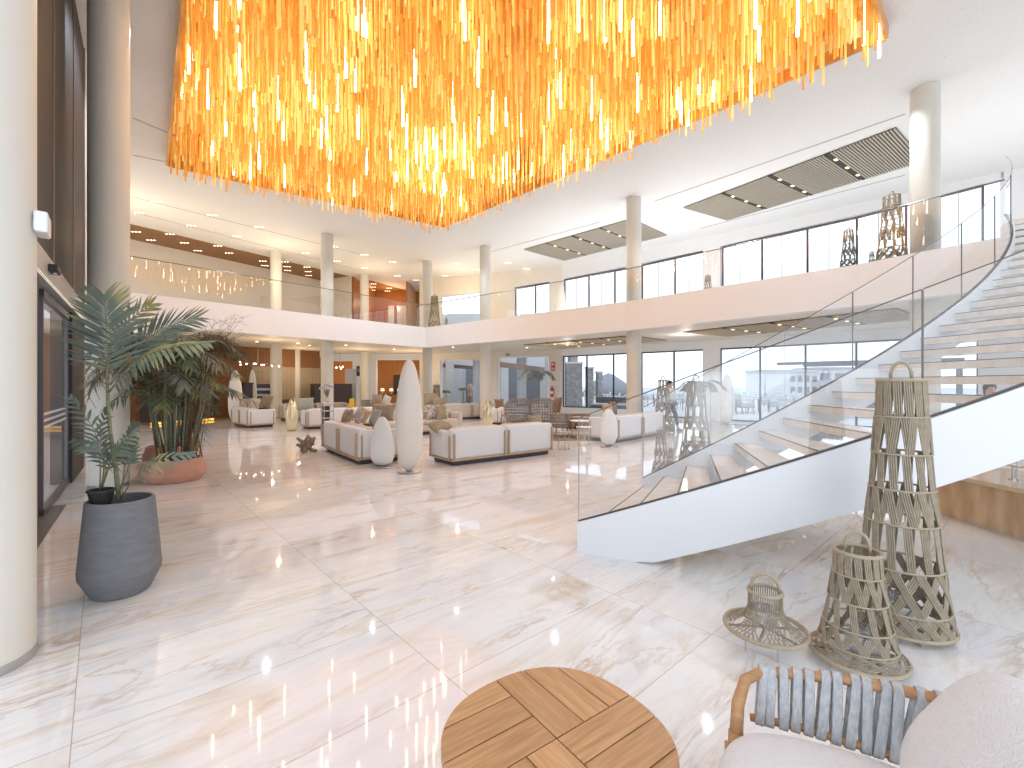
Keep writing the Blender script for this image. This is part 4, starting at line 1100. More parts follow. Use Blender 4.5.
for k, (P, n, L_, w, up, lift, dr) in enumerate((
    ([LP(108, 380), LP(107, 350), LP(106, 322), LP(104, 296)], 32, .36, .0105, Vector((.15, -1, .1)), .42, .12),
    ([LP(110, 385), LP(135, 350, .1), LP(165, 328, .2), LP(196, 318, .25)], 32, .30, .0105, Vector((.0, -.8, .6)), .45, .05),
    ([LP(109, 392), LP(132, 366, -.05), LP(160, 350, -.1), LP(205, 343, -.1)], 20, .21, .014, Vector((.1, -.7, .7)), .5, .35),
    ([LP(107, 372), LP(112, 345, .25), LP(128, 322, .4), (LP(150, 305, .45))], 18, .26, .012, Vector((.3, -.8, .5)), .5, .1))):
    lf = MB(); rm = MB(); frond(lf, P, n, L_, w, up, lift, dr, rach=rm, rr=.008)
    f = lf.build('frond', 'leaf', t); rm.build('rachis', 'stem', f, True)
# dry drooping flower sprays
lf = MB()
for (a, b) in (((104, 362), (88, 395)), ((106, 366), (92, 388)), ((128, 352), (136, 372)), ((103, 355), (83, 372))):
    p0, p1 = LP(*a), LP(*b)
    for i in range(12):
        f = i/11; q = p0.lerp(p1, f); d = Vector((random.uniform(-.08, .08), random.uniform(-.05, .05), -random.uniform(.04, .12)))
        lf.tube([q, q+d], .0025, 3)
    lf.tube([p0, p1], .004, 4)
tag(lf.build('dry_flower_sprays', 'dry', t), kind='stuff')
# low leaves from the base
lf, rm = MB(), MB()
for P, L_ in (([LP(121, 498), LP(135, 478, -.1), LP(158, 461, -.15), LP(190, 454, -.15)], .14), ([LP(122, 497), LP(124, 470, .1), LP(128, 445, .1), LP(134, 425, .1)], .16), ([LP(118, 495), LP(128, 468, -.1), LP(130, 452, -.1), LP(133, 438, -.1)], .13)):
    frond(lf, P, 10, L_, .012, Vector((.1, -.8, .5)), .6, .3, start=.4, rach=rm, rr=.006)
f = lf.build('basal_leaves', 'leaf', t); rm.build('leaf_stalk', 'stem', f, True)
# small black pot + young palm
q = PX(101, 500, 3.36)
t = thing('black_nursery_pot', 'small black plastic nursery pot tucked inside the rim of the grey planter', 'pot', (q.x, 3.36, .66))
MB().lathe([(.058, 0), (.078, .105), (.084, .105), (.084, .12), (.074, .12), (.072, .10)], 28, cap1=False).build('pot_body', 'black', t, True, 40); MB().lathe([(.071, .095), (.03, .10)], 20).build('soil', 'soil', t)
O = Vector((q.x, 3.36, .76)); Y = 3.36
t = thing('young_palm', 'young palm with arching leaves growing from the small black pot', 'palm', tuple(O))
lf, rm = MB(), MB()
for P, L_, n in (([LP(100, 490), LP(100, 460), LP(94, 430, -.05), LP(72, 400, -.1)], .17, 12), ([LP(101, 490), LP(104, 465, .1), LP(100, 440, .1), LP(106, 412, .1)], .15, 12), ([LP(101, 490), LP(106, 468, -.1), LP(98, 450, -.2), LP(76, 441, -.2)], .14, 12), ([LP(102, 488), LP(110, 465, -.1), LP(118, 450, -.1), LP(134, 433, -.1)], .15, 10), ([LP(101, 490), LP(108, 470, .1), LP(112, 455, .1), LP(122, 448, .1)], .13, 10)):
    frond(lf, P, n, L_, .010, Vector((.1, -.8, .5)), .55, .35, start=.35, rach=rm, rr=.006)
lf.build('fronds', 'leaf', t); rm.build('stems', 'stem', t, True)

# --- terracotta bowls with clumps
def bowl(label, x, y, r=.455, h=.36):
    t = thing('terracotta_bowl', label, 'planter', (x, y, 0))
    MB().lathe([(r*.80, 0), (r*.86, .02), (r*.98, .10), (r, .14), (r*.97, .19), (r*.86, h-.02), (r*.84, h), (r*.78, h), (r*.78, h-.05)], 44, cap1=False).build('bowl', 'terracotta', t, True, 35)
    MB().lathe([(r*.79, h-.10), (r*.79, h-.06), (r*.2, h-.03)], 28).build('soil', 'soil', t, True)
bx, by = -5.52, 7.42
bowl('wide terracotta bowl planter in front, holding a clump of grey-green canes', bx, by)
bowl('rear terracotta bowl planter half hidden behind the pale column', -6.75, 9.0)
def clump(label, x, y, z, nst, spread, h, nfr, pxs, leafm='leafdark', seed=3, L_=.30, mxl=1.0):
    random.seed(seed); t = thing('clumping_palm', label, 'palm', (x, y, z))
    for k in range(nst):
        a = random.uniform(0, 2*PI); r = random.uniform(.03, .26); b = Vector((r*math.cos(a), r*math.sin(a), -.03)); hh = h*random.uniform(.45, .8)
        top = Vector((b.x*(1+spread*1.3)+random.uniform(-.1, .1), b.y*(1+spread)+random.uniform(-.1, .1), hh)); mid_ = b.lerp(top, .5)+Vector((b.x*.2, b.y*.2, 0))
        st_ = MB().tube([b, mid_, top], [.016, .013, .008], 6).build('cane', 'stemgrey' if k % 2 else 'stem', t, True)
    for k in range(nfr):
        a = random.uniform(0, 2*PI); r0 = random.uniform(.05, .3); z0 = h*random.uniform(.26, .72); ln = random.uniform(.55*mxl, mxl)
        b = Vector((r0*math.cos(a), r0*math.sin(a), z0)); up = random.uniform(.2, .7)
        d = Vector((math.cos(a), math.sin(a), 0)); P = [b, b+d*ln*.3+Vector((0, 0, ln*.45*up+.1)), b+d*ln*.65+Vector((0, 0, ln*.55*up+.1)), b+d*ln+Vector((0, 0, ln*.35*up-.05))]
        lf, rm = MB(), MB(); N = Vector((-d.x*.3, -d.y*.3, 1)).normalized()
        frond(lf, P, 18, L_, .014, N, .5, .35, rach=rm, rr=.006, rnd=.2)
        f = lf.build('frond', leafm if k % 3 else 'leaf', t); rm.build('rachis', 'stem', f, True)
    return t
clump('dense clumping palm with many grey canes in the front terracotta bowl', bx, by, .33, 30, 1.0, 2.55, 60, None, seed=5, L_=.32)
clump('clumping palm in the rear terracotta bowl, behind the front clump', -6.75, 9.0, .33, 12, .7, 2.9, 26, None, seed=9, L_=.30, mxl=.6)
random.seed(21)
t = thing('dried_grass', 'tall dried brown grass and twigs arching to the right from the front terracotta bowl', 'dried plant', (bx+.15, by+.1, .33))
O = Vector((bx+.15, by+.1, .33))
m = MB()
for k in range(60):
    a = random.uniform(-.8, 1.4); ln = random.uniform(.3, 1.1); h = random.uniform(1.4, 2.45)
    b = Vector((random.uniform(-.15, .15), random.uniform(-.15, .15), 0)); tip = Vector((math.cos(a)*ln*.9, math.sin(a)*ln*.6, h)); c = b.lerp(tip, .6)+Vector((-.10*math.cos(a), 0, .3))
    m.tube([b, b.lerp(c, .6), c, tip], [.005, .004, .003, .0015], 4)
    for q in range(9):
        f = random.uniform(.35, 1); s = c.lerp(tip, f); m.tube([s, s+Vector((random.uniform(-.16, .2), random.uniform(-.12, .12), random.uniform(-.08, .12)))], .002, 3)
m.build('dry_blades', 'dry', t)
m = MB()
for k in range(26):
    a = random.uniform(-.9, 1.2); h = random.uniform(.15, 1.1); s = Vector((.12*math.cos(a), .1*math.sin(a), h))
    P = [s, s+Vector((.15*math.cos(a), .1*math.sin(a), .10)), s+Vector((.30*math.cos(a), .2*math.sin(a), -.05))]
    ribbon(m, P, [.004, .008, .001], Vector((0, .6, .8)))
m.build('side_leaves', 'leaf', t)
t = thing('bare_branch', 'bare brown branch spraying out to the upper right above the leftmost sofa', 'dried plant', (bx+.3, by+.25, .33)); m = MB()
O = Vector((bx+.3, by+.25, .33)); Y = 7.7
base = LP(207, 352); m.tube([(0, 0, 0), LP(190, 400), base], [.012, .010, .008], 5)
for px, py in ((222, 335), (232, 332), (243, 345), (240, 352), (226, 328), (236, 340), (248, 351), (246, 334)):
    m.tube([base, base.lerp(LP(px, py), .5)+Vector((0, 0, .03)), LP(px, py)], [.006, .004, .002], 4)
m.build('twigs', 'dry', t)

def small_palm(label, x, y, h, z=0., pot=True, nf=9, L_=.5, potm='white', leafm='leafdark', seed=1):
    random.seed(seed)
    if pot:
        p = thing('plant_pot', 'pot of the '+label, 'planter', (x, y, z)); MB().lathe([(.16, 0), (.22, .36), (.20, .36), (.19, .32)], 24, cap1=False).build('pot_body', potm, p, True, 40); MB().lathe([(.19, .30), (.05, .32)], 16).build('soil', 'soil', p)
    t = thing('potted_palm', label, 'palm', (x, y, z+.3 if pot else z))
    hh = h-.3; MB().tube([(0, 0, 0), (.02, 0, hh*.5), (0, 0, hh*.72)], [.03, .025, .02], 7).build('trunk', 'stem', t, True)
    for k in range(nf):
        a = 2*PI*k/nf+random.uniform(-.2, .2); d = Vector((math.cos(a), math.sin(a), 0)); b = Vector((0, 0, hh*.70)); ln = L_*random.uniform(1.0, 1.4)
        P = [b, b+d*ln*.35+Vector((0, 0, ln*.5)), b+d*ln*.75+Vector((0, 0, ln*.5)), b+d*ln*1.1+Vector((0, 0, ln*.15))]
        lf, rm = MB(), MB(); frond(lf, P, 14, L_*.45, .018, Vector((0, 0, 1)), .5, .4, rach=rm, rr=.009); f = lf.build('frond', leafm, t); rm.build('rachis', 'stem', f)
x, y = wpt(542).x-.25, wpt(542).y-1.3
small_palm('yellow-green palm by the fire extinguisher in front of the back wall', x, y, 2.35, L_=.75, leafm='leaf', seed=4)
small_palm('feathery palm directly behind the tall lantern beyond the stair', 4.3, 10.4, 1.85, L_=.36, leafm='leafdark', seed=8, nf=14)

# ================================================================= people
def chain_mesh(name, pts, edges, rad, m, parent, sub=2, flat=1.0):
    me = bpy.data.meshes.new(name); me.from_pydata([tuple(p) for p in pts], edges, [])
    me.materials.append(M[m]); o = bpy.data.objects.new(name, me); COL.objects.link(o); o.parent = parent
    sk = o.modifiers.new('Skin', 'SKIN'); sk.use_smooth_shade = True
    if not me.skin_vertices: me.attributes.new('skin', 'FLOAT', 'POINT')
    return o, me
def skinned(name, pts, edges, rad, m, parent, root=0, sub=1):
    bm = bmesh.new(); L_ = bm.verts.layers.skin.verify(); vs = [bm.verts.new(p) for p in pts]
    for a, b in edges: bm.edges.new((vs[a], vs[b]))
    for i, v in enumerate(vs):
        r = rad[i]; v[L_].radius = (r, r) if not isinstance(r, tuple) else r; v[L_].use_root = (i == root)
    me = bpy.data.meshes.new(name); bm.to_mesh(me); bm.free(); me.materials.append(M[m])
    o = bpy.data.objects.new(name, me); COL.objects.link(o); o.parent = parent
    s = o.modifiers.new('Skin', 'SKIN'); s.use_smooth_shade = True; s.branch_smoothing = .4
    b = o.modifiers.new('Sub', 'SUBSURF'); b.levels = sub; b.render_levels = sub
    return o
def person(label, x, y, rz, z=0., stride=.26, H=1.70, hairm='hair', top='shirt', jacket=None):
    t = thing('person', label, 'person', (x, y, z), rz); s = H/1.70     # faces local -Y
    V = lambda *a: Vector(a)*s
    pel = V(0, 0, .93); ch_ = V(0, 0, 1.22); nk = V(0, .0, 1.44); hd_ = V(0, -.015, 1.53); ht = V(0, -.01, 1.62)
    pts = [pel, V(0, .01, 1.08), ch_, V(0, 0, 1.37), nk, V(0, -.01, 1.50), V(0, -.02, 1.58), V(0, -.005, 1.655)]
    rad = [(.15*s, .10*s), (.125*s, .09*s), (.155*s, .10*s), (.12*s, .085*s), .048*s, .072*s, (.080*s, .092*s), .055*s]
    ed = [(i, i+1) for i in range(7)]
    def add(p, r, link):
        pts.append(p); rad.append(r); ed.append((link, len(pts)-1)); return len(pts)-1
    for sd in (-1, 1):
        a = add(V(sd*.17, 0, 1.38), .055*s, 3); b = add(V(sd*.23, .03*-sd+.02, 1.12), .042*s, a)
        c = add(V(sd*.17, -.16, 1.02), .032*s, b) if sd < 0 else add(V(sd*.22, -.12, .93), .032*s, b)
        h_ = add(pts[c]+V(-.03*sd, -.07, -.02), (.024*s, .036*s), c)
        for q in range(4): f = add(pts[h_]+V((q-1.5)*.018, -.05+.006*abs(q-1.5), -.025), .008*s, h_)
        add(pts[c]+V(-.045*sd, -.045, .01), .009*s, c)
        hp = add(V(sd*.09, 0, .88), .088*s, 0); kn = add(V(sd*.09, -.06-sd*stride*.45, .50), .056*s, hp); an = add(V(sd*.085, .02-sd*stride, .09+(.05 if sd < 0 else 0)), .038*s, kn)
        add(pts[an]+V(0, -.13, -.055), .034*s, an)
    skinned('body', pts, ed, rad, 'skin', t, 0, 2)
    P = [V(0, 0, .90), V(0, .01, 1.08), V(0, 0, 1.24), V(0, 0, 1.39), V(-.17, 0, 1.39), V(.17, 0, 1.39), V(-.232, .05, 1.12), V(.232, -.01, 1.12), V(-.185, -.12, 1.04), V(.224, -.09, .96)]
    skinned('top', P, [(0, 1), (1, 2), (2, 3), (3, 4), (3, 5), (4, 6), (5, 7), (6, 8), (7, 9)], [(.165*s, .115*s), (.142*s, .105*s), (.17*s, .118*s), (.10*s, .09*s), .068*s, .068*s, .055*s, .055*s, .042*s, .042*s], top, t, 0, 2)
    P = [V(0, 0, .95)]; e = []; r = [(.165*s, .118*s)]
    for sd in (-1, 1):
        i = len(P); P += [V(sd*.09, 0, .86), V(sd*.09, -.06-sd*stride*.45, .50), V(sd*.085, .015-sd*stride*.92, .16+(.05 if sd < 0 else 0))]; r += [.10*s, .07*s, .052*s]; e += [(0, i), (i, i+1), (i+1, i+2)]
    skinned('trousers', P, e, r, 'denim', t, 0, 2)
    for sd in (-1, 1):
        a = V(sd*.085, .02-sd*stride, .0+(.05 if sd < 0 else 0)); MB().rbox(a.x-.042*s, a.y-.17*s, a.z, a.x+.042*s, a.y+.055*s, a.z+.075*s, .03*s, 3).build('shoe', 'outlight', t, True, 60)
    mb = MB(); mb.addbm(ico(tuple(V(0, .018, 1.60)), .105*s, .9, 1.0, 1.05)); mb.addbm(ico(tuple(V(0, .09, 1.52)), .07*s, .9, .7, 1.2)); hr = mb.build('hair', hairm, t, True)
    mb = MB()
    for sd in (-1, 1): mb.addbm(ico(tuple(V(sd*.03, -.098, 1.575)), .010*s, sub=1))
    mb.build('eyes', 'black', t)
    mb = MB(); mb.addbm(ico(tuple(V(0, -.112, 1.548)), .013*s, 1, 1, 1.6, sub=1)); mb.build('nose', 'skin', t, True)
    mb = MB(); mb.addbm(ico(tuple(V(0, -.098, 1.512)), .018*s, 1.2, .4, .35, sub=1)); mb.build('mouth', 'red', t, True)
    if jacket:
        P = [V(-.0, .05, .80), V(0, .05, 1.1), V(0, .04, 1.36), V(-.165, .02, 1.38), V(.165, .02, 1.38), V(-.232, .06, 1.12), V(.232, 0, 1.12)]
        skinned('cardigan', P, [(0, 1), (1, 2), (2, 3), (2, 4), (3, 5), (4, 6)], [(.17*s, .09*s), (.16*s, .085*s), (.13*s, .08*s), .078*s, .078*s, .064*s, .064*s], jacket, t, 0, 2)
person('person in white top, dark trousers and open cardigan walking toward the windows beyond the lanterns', 5.42, 15.6, R(40), jacket='cardigan')
person('dark-haired person glimpsed between the stair treads, standing behind the staircase', 8.3, 7.9, R(-25), stride=.02, H=1.60)
t = thing('serving_bowl_lamp', 'dark round bowl shape glimpsed between the stair treads at the right edge', 'bowl', (7.78, 7.0, 0))
MB().lathe([(.03, 1.30), (.10, 1.33), (.13, 1.41), (.10, 1.46)], 24).build('bowl', 'darkbar', t, True); MB().tube([(0, 0, 0), (0, 0, 1.30)], .015, 8).build('stand', 'steel', t); MB().lathe([(.14, 0), (.14, .02)], 24).build('foot', 'steel', t)

# ================================================================= foreground: teak table
TX, TY, TZ = .143, 1.455, .42
t = thing('teak_table', 'round-cornered teak coffee table with pinwheel slats, cut by the bottom edge', 'coffee table', (TX, TY, 0), R(35.6))
def sq(a, r=.352, e=2.35):
    c, s = math.cos(a), math.sin(a); k = (abs(c)**e+abs(s)**e)**(-1/e); return (r*k*c, r*k*s)
from itertools import product
def clip_board(x0, x1, y0, y1):
    """board rectangle clipped by the rounded outline"""
    n = 160; out = [Vector(sq(2*PI*i/n)) for i in range(n)]
    def clip(P, ax, v, keep):
        R_ = []
        for i in range(len(P)):
            a, b = P[i-1], P[i]; ia, ib = keep(a[ax], v), keep(b[ax], v)
            if ia != ib: f = (v-a[ax])/(b[ax]-a[ax]); R_.append(a.lerp(b, f))
            if ib: R_.append(b)
        return R_
    for ax, v, k in ((0, x0, lambda q, v: q >= v), (0, x1, lambda q, v: q <= v), (1, y0, lambda q, v: q >= v), (1, y1, lambda q, v: q <= v)):
        out = clip(out, ax, v, k)
        if len(out) < 3: return None
    return out
# local +x = toward upper right of picture, local +y = toward upper left
w = .1225; g = .0055
for (sx, sy, along) in ((1, 1, 'y'), (-1, 1, 'x'), (1, -1, 'x'), (-1, -1, 'y')):
    for i in range(4):
        a0, a1 = i*w+g*.5, (i+1)*w-g*.5
        if along == 'y': xr = (a0, a1) if sx > 0 else (-a1, -a0); yr = (g*.4, .5) if sy > 0 else (-.5, -g*.4)
        else: yr = (a0, a1) if sy > 0 else (-a1, -a0); xr = (g*.4, .5) if sx > 0 else (-.5, -g*.4)
        P = clip_board(xr[0], xr[1], yr[0], yr[1])
        if not P: continue
        nm = 'teak_t%d%d%d' % (sx, sy, i)
        if nm not in M:
            v = random.uniform(.88, 1.14); M[nm] = wood_mat(nm, (.57*v, .335*v, .165*v), (.40*v, .215*v, .095*v), (1.6, 22, 8) if along == 'x' else (22, 1.6, 8), .42)
        MB().prism(P, TZ-.03, TZ).build('tabletop_board', nm, t)
MB().prism([sq(2*PI*i/64, .335) for i in range(64)], TZ-.05, TZ-.031).build('underframe', 'brown', t)
for k in range(4):
    a = R(45+90*k); MB().tube([(.25*math.cos(a), .25*math.sin(a), TZ-.05), (.30*math.cos(a), .30*math.sin(a), 0)], [.026, .018], 10).build('leg', 'teak', t, True)

# ================================================================= foreground: rope lounge chair
CX, CY = .80, 1.645; ca = R(-23)
t = thing('rope_lounge_chair', 'teak lounge chair with grey rope-wrapped arm and white cushion, bottom right corner', 'armchair', (CX, CY, 0), ca)
# local: +x toward the chair back, +y away from the camera (far arm lies on y=0)
W_ = .72
def TR(px, py, z):   # photo bearing at height z -> local coordinates
    X, Y_ = gp(px, py, z); v = Vector((X-CX, Y_-CY)); c, s = math.cos(-ca), math.sin(-ca)
    return Vector((v.x*c-v.y*s, v.x*s+v.y*c, z))
top = [TR(736, 735, .36), TR(738, 704, .43), TR(745, 680, .49), TR(763, 671, .503), TR(842, 679, .53), TR(918, 694, .575), TR(955, 703, .60), TR(966, 708, .59)]
MB().tube(top, [.021, .021, .019, .018, .017, .017, .018, .018], 12).build('top_rail', 'teak', t, True)
bot = [TR(750, 717, .355), TR(800, 727, .36), TR(845, 741, .365), TR(890, 755, .37), TR(935, 768, .38)]
MB().tube(bot, .013, 10).build('lower_rail', 'teak', t, True)
l0 = TR(736, 735, .36)
MB().tube([l0+Vector((0, 0, .01)), l0+Vector((-.01, -.01, -.16)), (l0.x-.01, l0.y-.02, 0)], [.024, .022, .017], 12).build('leg', 'teak', t, True)
MB().tube([(-.05, -W_, .38), (-.06, -W_, .20), (-.05, -W_, 0)], [.024, .022, .017], 12).build('leg', 'teak', t, True)
MB().tube([(.80, -.04, .62), (.76, -.05, .3), (.80, -.05, 0)], [.02, .022, .017], 12).build('leg', 'teak', t, True)
MB().tube([(.80, -W_, .62), (.76, -W_, .3), (.80, -W_, 0)], [.02, .022, .017], 12).build('leg', 'teak', t, True)
MB().box(-.03, -W_, .24, .62, -.03, .28).build('seat_frame', 'teak', t)
def railat(P, f):
    x = f*(len(P)-1); i = min(int(x), len(P)-2); return P[i].lerp(P[i+1], x-i)
tr = top[3:7]
def strapband(f0, f1, wdt=.0145):
    a, b = railat(tr, f0), railat(bot, f1); m = MB()
    fw = Vector((1, -.1, 0)).normalized(); out = Vector((0, 1, 0))
    # loop: front side down, under lower rail, back side up, over top rail
    path = []
    for k in range(9):
        an = PI*k/8; path.append(a+Vector((0, .021*math.cos(an), .021*math.sin(an))))      # over the top: back -> front
    for k in range(1, 6): path.append((a+Vector((0, -.021, 0))).lerp(b+Vector((0, -.018, 0)), k/6)+Vector((0, -.004*math.sin(PI*k/6), 0)))
    for k in range(7):
        an = PI+PI*k/6; path.append(b+Vector((0, .018*math.cos(an), .018*math.sin(an))))
    for k in range(1, 6): path.append((b+Vector((0, .018, 0))).lerp(a+Vector((0, .021, 0)), k/6))
    n = len(path); prof = [(-1, 0), (-.8, .0035), (-.35, .0045), (0, .0025), (.35, .0045), (.8, .0035), (1, 0), (.8, -.002), (0, -.002), (-.8, -.002)]
    for i, p in enumerate(path):
        T = (path[(i+1) % n]-path[i-1]).normalized(); S = fw-T*fw.dot(T); S.normalize(); Nn = T.cross(S)
        if i < 9:
            c = a
        for u, h in prof: m.v.append(tuple(p+S*u*wdt-Nn*h*1.2))
    q = len(prof)
    for i in range(n):
        for j in range(q): m.f.append((i*q+j, i*q+(j+1) % q, ((i+1) % n)*q+(j+1) % q, ((i+1) % n)*q+j))
    m.build('rope_band', 'rope', t, True)
# pairs measured along the rail (px of top, px of bottom)
tops = [(757, 759), (771, 769), (783, 783), (797, 795), (809, 808), (825, 820), (836, 835), (855, 849), (866, 865), (885, 877), (897, 893), (921, 905), (941, 925)]
def fr(px, P):
    # fraction along polyline whose bearing is px
    best = (1e9, 0)
    for i in range(401):
        p = railat(P, i/400); c, s = math.cos(ca), math.sin(ca); X = CX+p.x*c-p.y*s; Yy = CY+p.x*s+p.y*c; e = abs(512+F*X/Yy-px)
        if e < best[0]: best = (e, i/400)
    return best[1]
for a, b in tops: strapband(fr(a, tr), fr(b, bot))
# cushions
def puffy(mb, c, hx, hy, hz, e=3.2, n=30, rot=None):
    """super-ellipsoid cushion"""
    k = len(mb.v); P = []
    sg = lambda v, p: math.copysign(abs(v)**p, v)
    for i in range(n+1):
        ph = -PI/2+PI*i/n
        for j in range(2*n):
            th = 2*PI*j/(2*n); p = Vector((hx*sg(math.cos(ph), 1/1.35)*sg(math.cos(th), 2/e), hy*sg(math.cos(ph), 1/1.35)*sg(math.sin(th), 2/e), hz*sg(math.sin(ph), .9)))
            if rot is not None: p = rot @ p
            mb.v.append(tuple(p+Vector(c)))
    for i in range(n):
        for j in range(2*n): mb.f.append((k+i*2*n+j, k+i*2*n+(j+1) % (2*n), k+(i+1)*2*n+(j+1) % (2*n), k+(i+1)*2*n+j))
mb = MB(); puffy(mb, (.265, -.46, .355), .33, .40, .085); mb.build('seat_cushion', 'fabric_w', t, True)
rot = Matrix.Rotation(R(8), 3, 'X') @ Matrix.Rotation(R(-60), 3, 'Y')
mb = MB(); puffy(mb, (.565, -.455, .55), .25, .38, .10, rot=rot); mb.build('back_cushion', 'fabric_w', t, True)

# ================================================================= outdoors
gnd = MB().poly([(2.9, 24.6, .02), (8.9, 19.6, .02), (13.6, 15.2, .02), (20, 9, .02), (90, 9, .02), (90, 60, .02), (-20, 60, .02), (-14, 34.2, .02), (-5, 34.2, .02)])
struct('ground_terrace', gnd, 'paving')
struct('ground_sea', MB().poly([(-60, 60, -2), (300, -40, -2), (600, 700, -2), (-200, 700, -2)]), 'sea')
struct('ground_outside', MB().poly([(-60, -30, -.03), (40, -30, -.03), (40, 34, -.03), (-60, 34, -.03)]), 'paving')
# covered walkway beyond the glazed openings
for i, (x, y) in enumerate(((-4.3, 31), (-2.5, 33), (-.6, 31.5), (.7, 33.5), (2.6, 31), (4.4, 33))):
    t = thing('walkway_pillar', '%s white square pillar of the covered walkway beyond the glazed openings' % ('first second third fourth fifth sixth'.split()[i]+' from left'), 'pillar', (x, y, 0), R(20)); MB().box(-.28, -.28, 0, .28, .28, 3.6).build('shaft', 'bld', t); MB().box(-.31, -.31, 0, .31, .31, .12).build('base', 'bldgrey', t)
t = thing('walkway_roof', 'brown-edged roof slab of the covered walkway beyond the back wall', 'roof', (0, 30, 3.6)); MB().box(-8, 1.8, .2, 5.5, 5, .5).build('slab', 'bld', t); MB().prism([(-.85, -3.6), (3.2, 7.4), (3.0, 7.5), (-1.05, -3.5)], -.98, -.68).prism([(-5.2, -1.2), (-2.2, 7.3), (-2.4, 7.4), (-5.4, -1.1)], -.85, -.6).build('fascia_board', 'brown', t)
struct('ground_walkway', MB().poly([(-5.8, 27.9, .01), (2.6, 24.4, .01), (9, 30, .01), (3, 40, .01), (-8, 40, .01)]), 'bldgrey')
struct('wall_outside', MB().box(-9, 38, 0, 4.5, 38.2, 7.5), 'bld')
for i, (px, Y, w) in enumerate(((456, 36.5, 1.2), (470, 36, 1.0), (516, 36, 1.4), (533, 36, 1.3))):
    q = PX(px, 0, Y); t = thing('dark_shopfront', '%s grey glazed bay across the walkway' % ('first second third fourth'.split()[i]), 'window', (q.x, Y+1.7, 0)); MB().box(-w/2, -.05, .1, w/2, .2, 3.0).build('pane', 'bldgrey', t); MB().box(-w/2-.08, -.08, 0, -w/2, .2, 3.1).box(w/2, -.08, 0, w/2+.08, .2, 3.1).box(-w/2, -.08, 3.0, w/2, .2, 3.1).build('frame', 'bld', t)
t = thing('orange_mannequin_plant', 'small ochre topiary figure beyond the left glazed opening', 'planter', (-2.9+.2, 29.2, 0)); m = MB(); m.addbm(ico((0, 0, 1.35), .2, 1, 1, 1.5)); m.addbm(ico((0, 0, .9), .16, 1, 1, 1.3)); m.build('foliage', 'oaktrim', t, True); MB().lathe([(.12, 0), (.10, .7)], 12).build('stand', 'bldgrey', t)
small_palm('dark bushy plant beyond the left glazed opening', -4.3, 29.6, 1.3, L_=.28, potm='black', seed=12, nf=12)
small_palm('dark shrub in the middle of the left glazed opening, outdoors', -3.3, 30.6, 1.55, L_=.25, potm='black', seed=13, nf=12)
# stone clad piers
for lb, x0, y0, x1, y1, h in (('broad stone-clad pier outside the leftmost ground windows', 3.7, 31, 4.8, 31.8, 3.0), ('narrow stone-clad pier right of the broad one outside', 5.2, 31.5, 5.65, 32.3, 2.7), ('third stone-clad pier outside, before the pale slope', 6.0, 31.9, 6.35, 32.6, 2.4)):
    t = thing('stone_pier', lb, 'pier', ((x0+x1)/2, (y0+y1)/2, 0)); MB().box(-(x1-x0)/2, -(y1-y0)/2, 0, (x1-x0)/2, (y1-y0)/2, h).build('cladding', 'stone', t); MB().box(-(x1-x0)/2-.05, -(y1-y0)/2-.05, h, (x1-x0)/2+.05, (y1-y0)/2+.05, h+.12).build('coping', 'bld', t)
t = thing('outdoor_daybed', 'dark grey outdoor daybed with a roll cushion outside the leftmost windows', 'daybed', (5.6, 25.6, .02), R(-35))
MB().rbox(-1.1, -.45, .15, 1.1, .45, .40, .04).build('base', 'outgrey', t); MB().rbox(-1.1, .25, .40, 1.1, .45, .85, .05, 3).build('backrest', 'outgrey', t); MB().rbox(-1.05, -.42, .40, 1.05, .25, .50, .04).build('mattress', 'outlight', t)
for sx in (-1, 1):
    for sy in (-.38, .38): MB().tube([(sx, sy, .16), (sx, sy, 0)], .03, 6).build('leg', 'black', t)
# white villas
def villa(label, px0, px1, ytop, Y, floors, cols):
    a, b = PX(px0, ytop, Y), PX(px1, ytop, Y); w = b.x-a.x; h = a.z
    t = thing('white_building', label, 'building', ((a.x+b.x)/2, Y, -.5)); MB().box(-w/2, 0, 0, w/2, 6, h+.5).build('wall', 'bld', t); MB().box(-w/2-.2, -.3, h+.5, w/2+.2, 6, h+.8).build('roof', 'outlight', t)
    fh = (h-.2)/floors
    for i in range(cols):
        for j in range(floors):
            x = -w/2+w*(i+.5)/cols; z = .9+j*fh
            MB().box(x-w/cols*.3, -.06, z, x+w/cols*.3, .05, z+fh*.55).build('window', 'bldgrey', t)
villa('low white building with grey windows seen through the ground windows, left half', 764, 792, 371.5, 75, 1, 3)
villa('two-storey white building with balconies beyond the terrace, behind the stair glass', 789, 818, 372.0, 66, 2, 4)
villa('blocky white villa seen at the right end of the ground windows', 817, 862, 369, 70, 2, 3)
t = thing('distant_hill', 'small grey hill on the horizon beyond the stone piers', 'hill', (27.6, 130, -2)); m = MB(); m.lathe([(8, 0), (4, 4.5), (1.5, 6.3), (.1, 7)], 24, sx=1.1); m.build('slope', 'bldgrey', t, True)
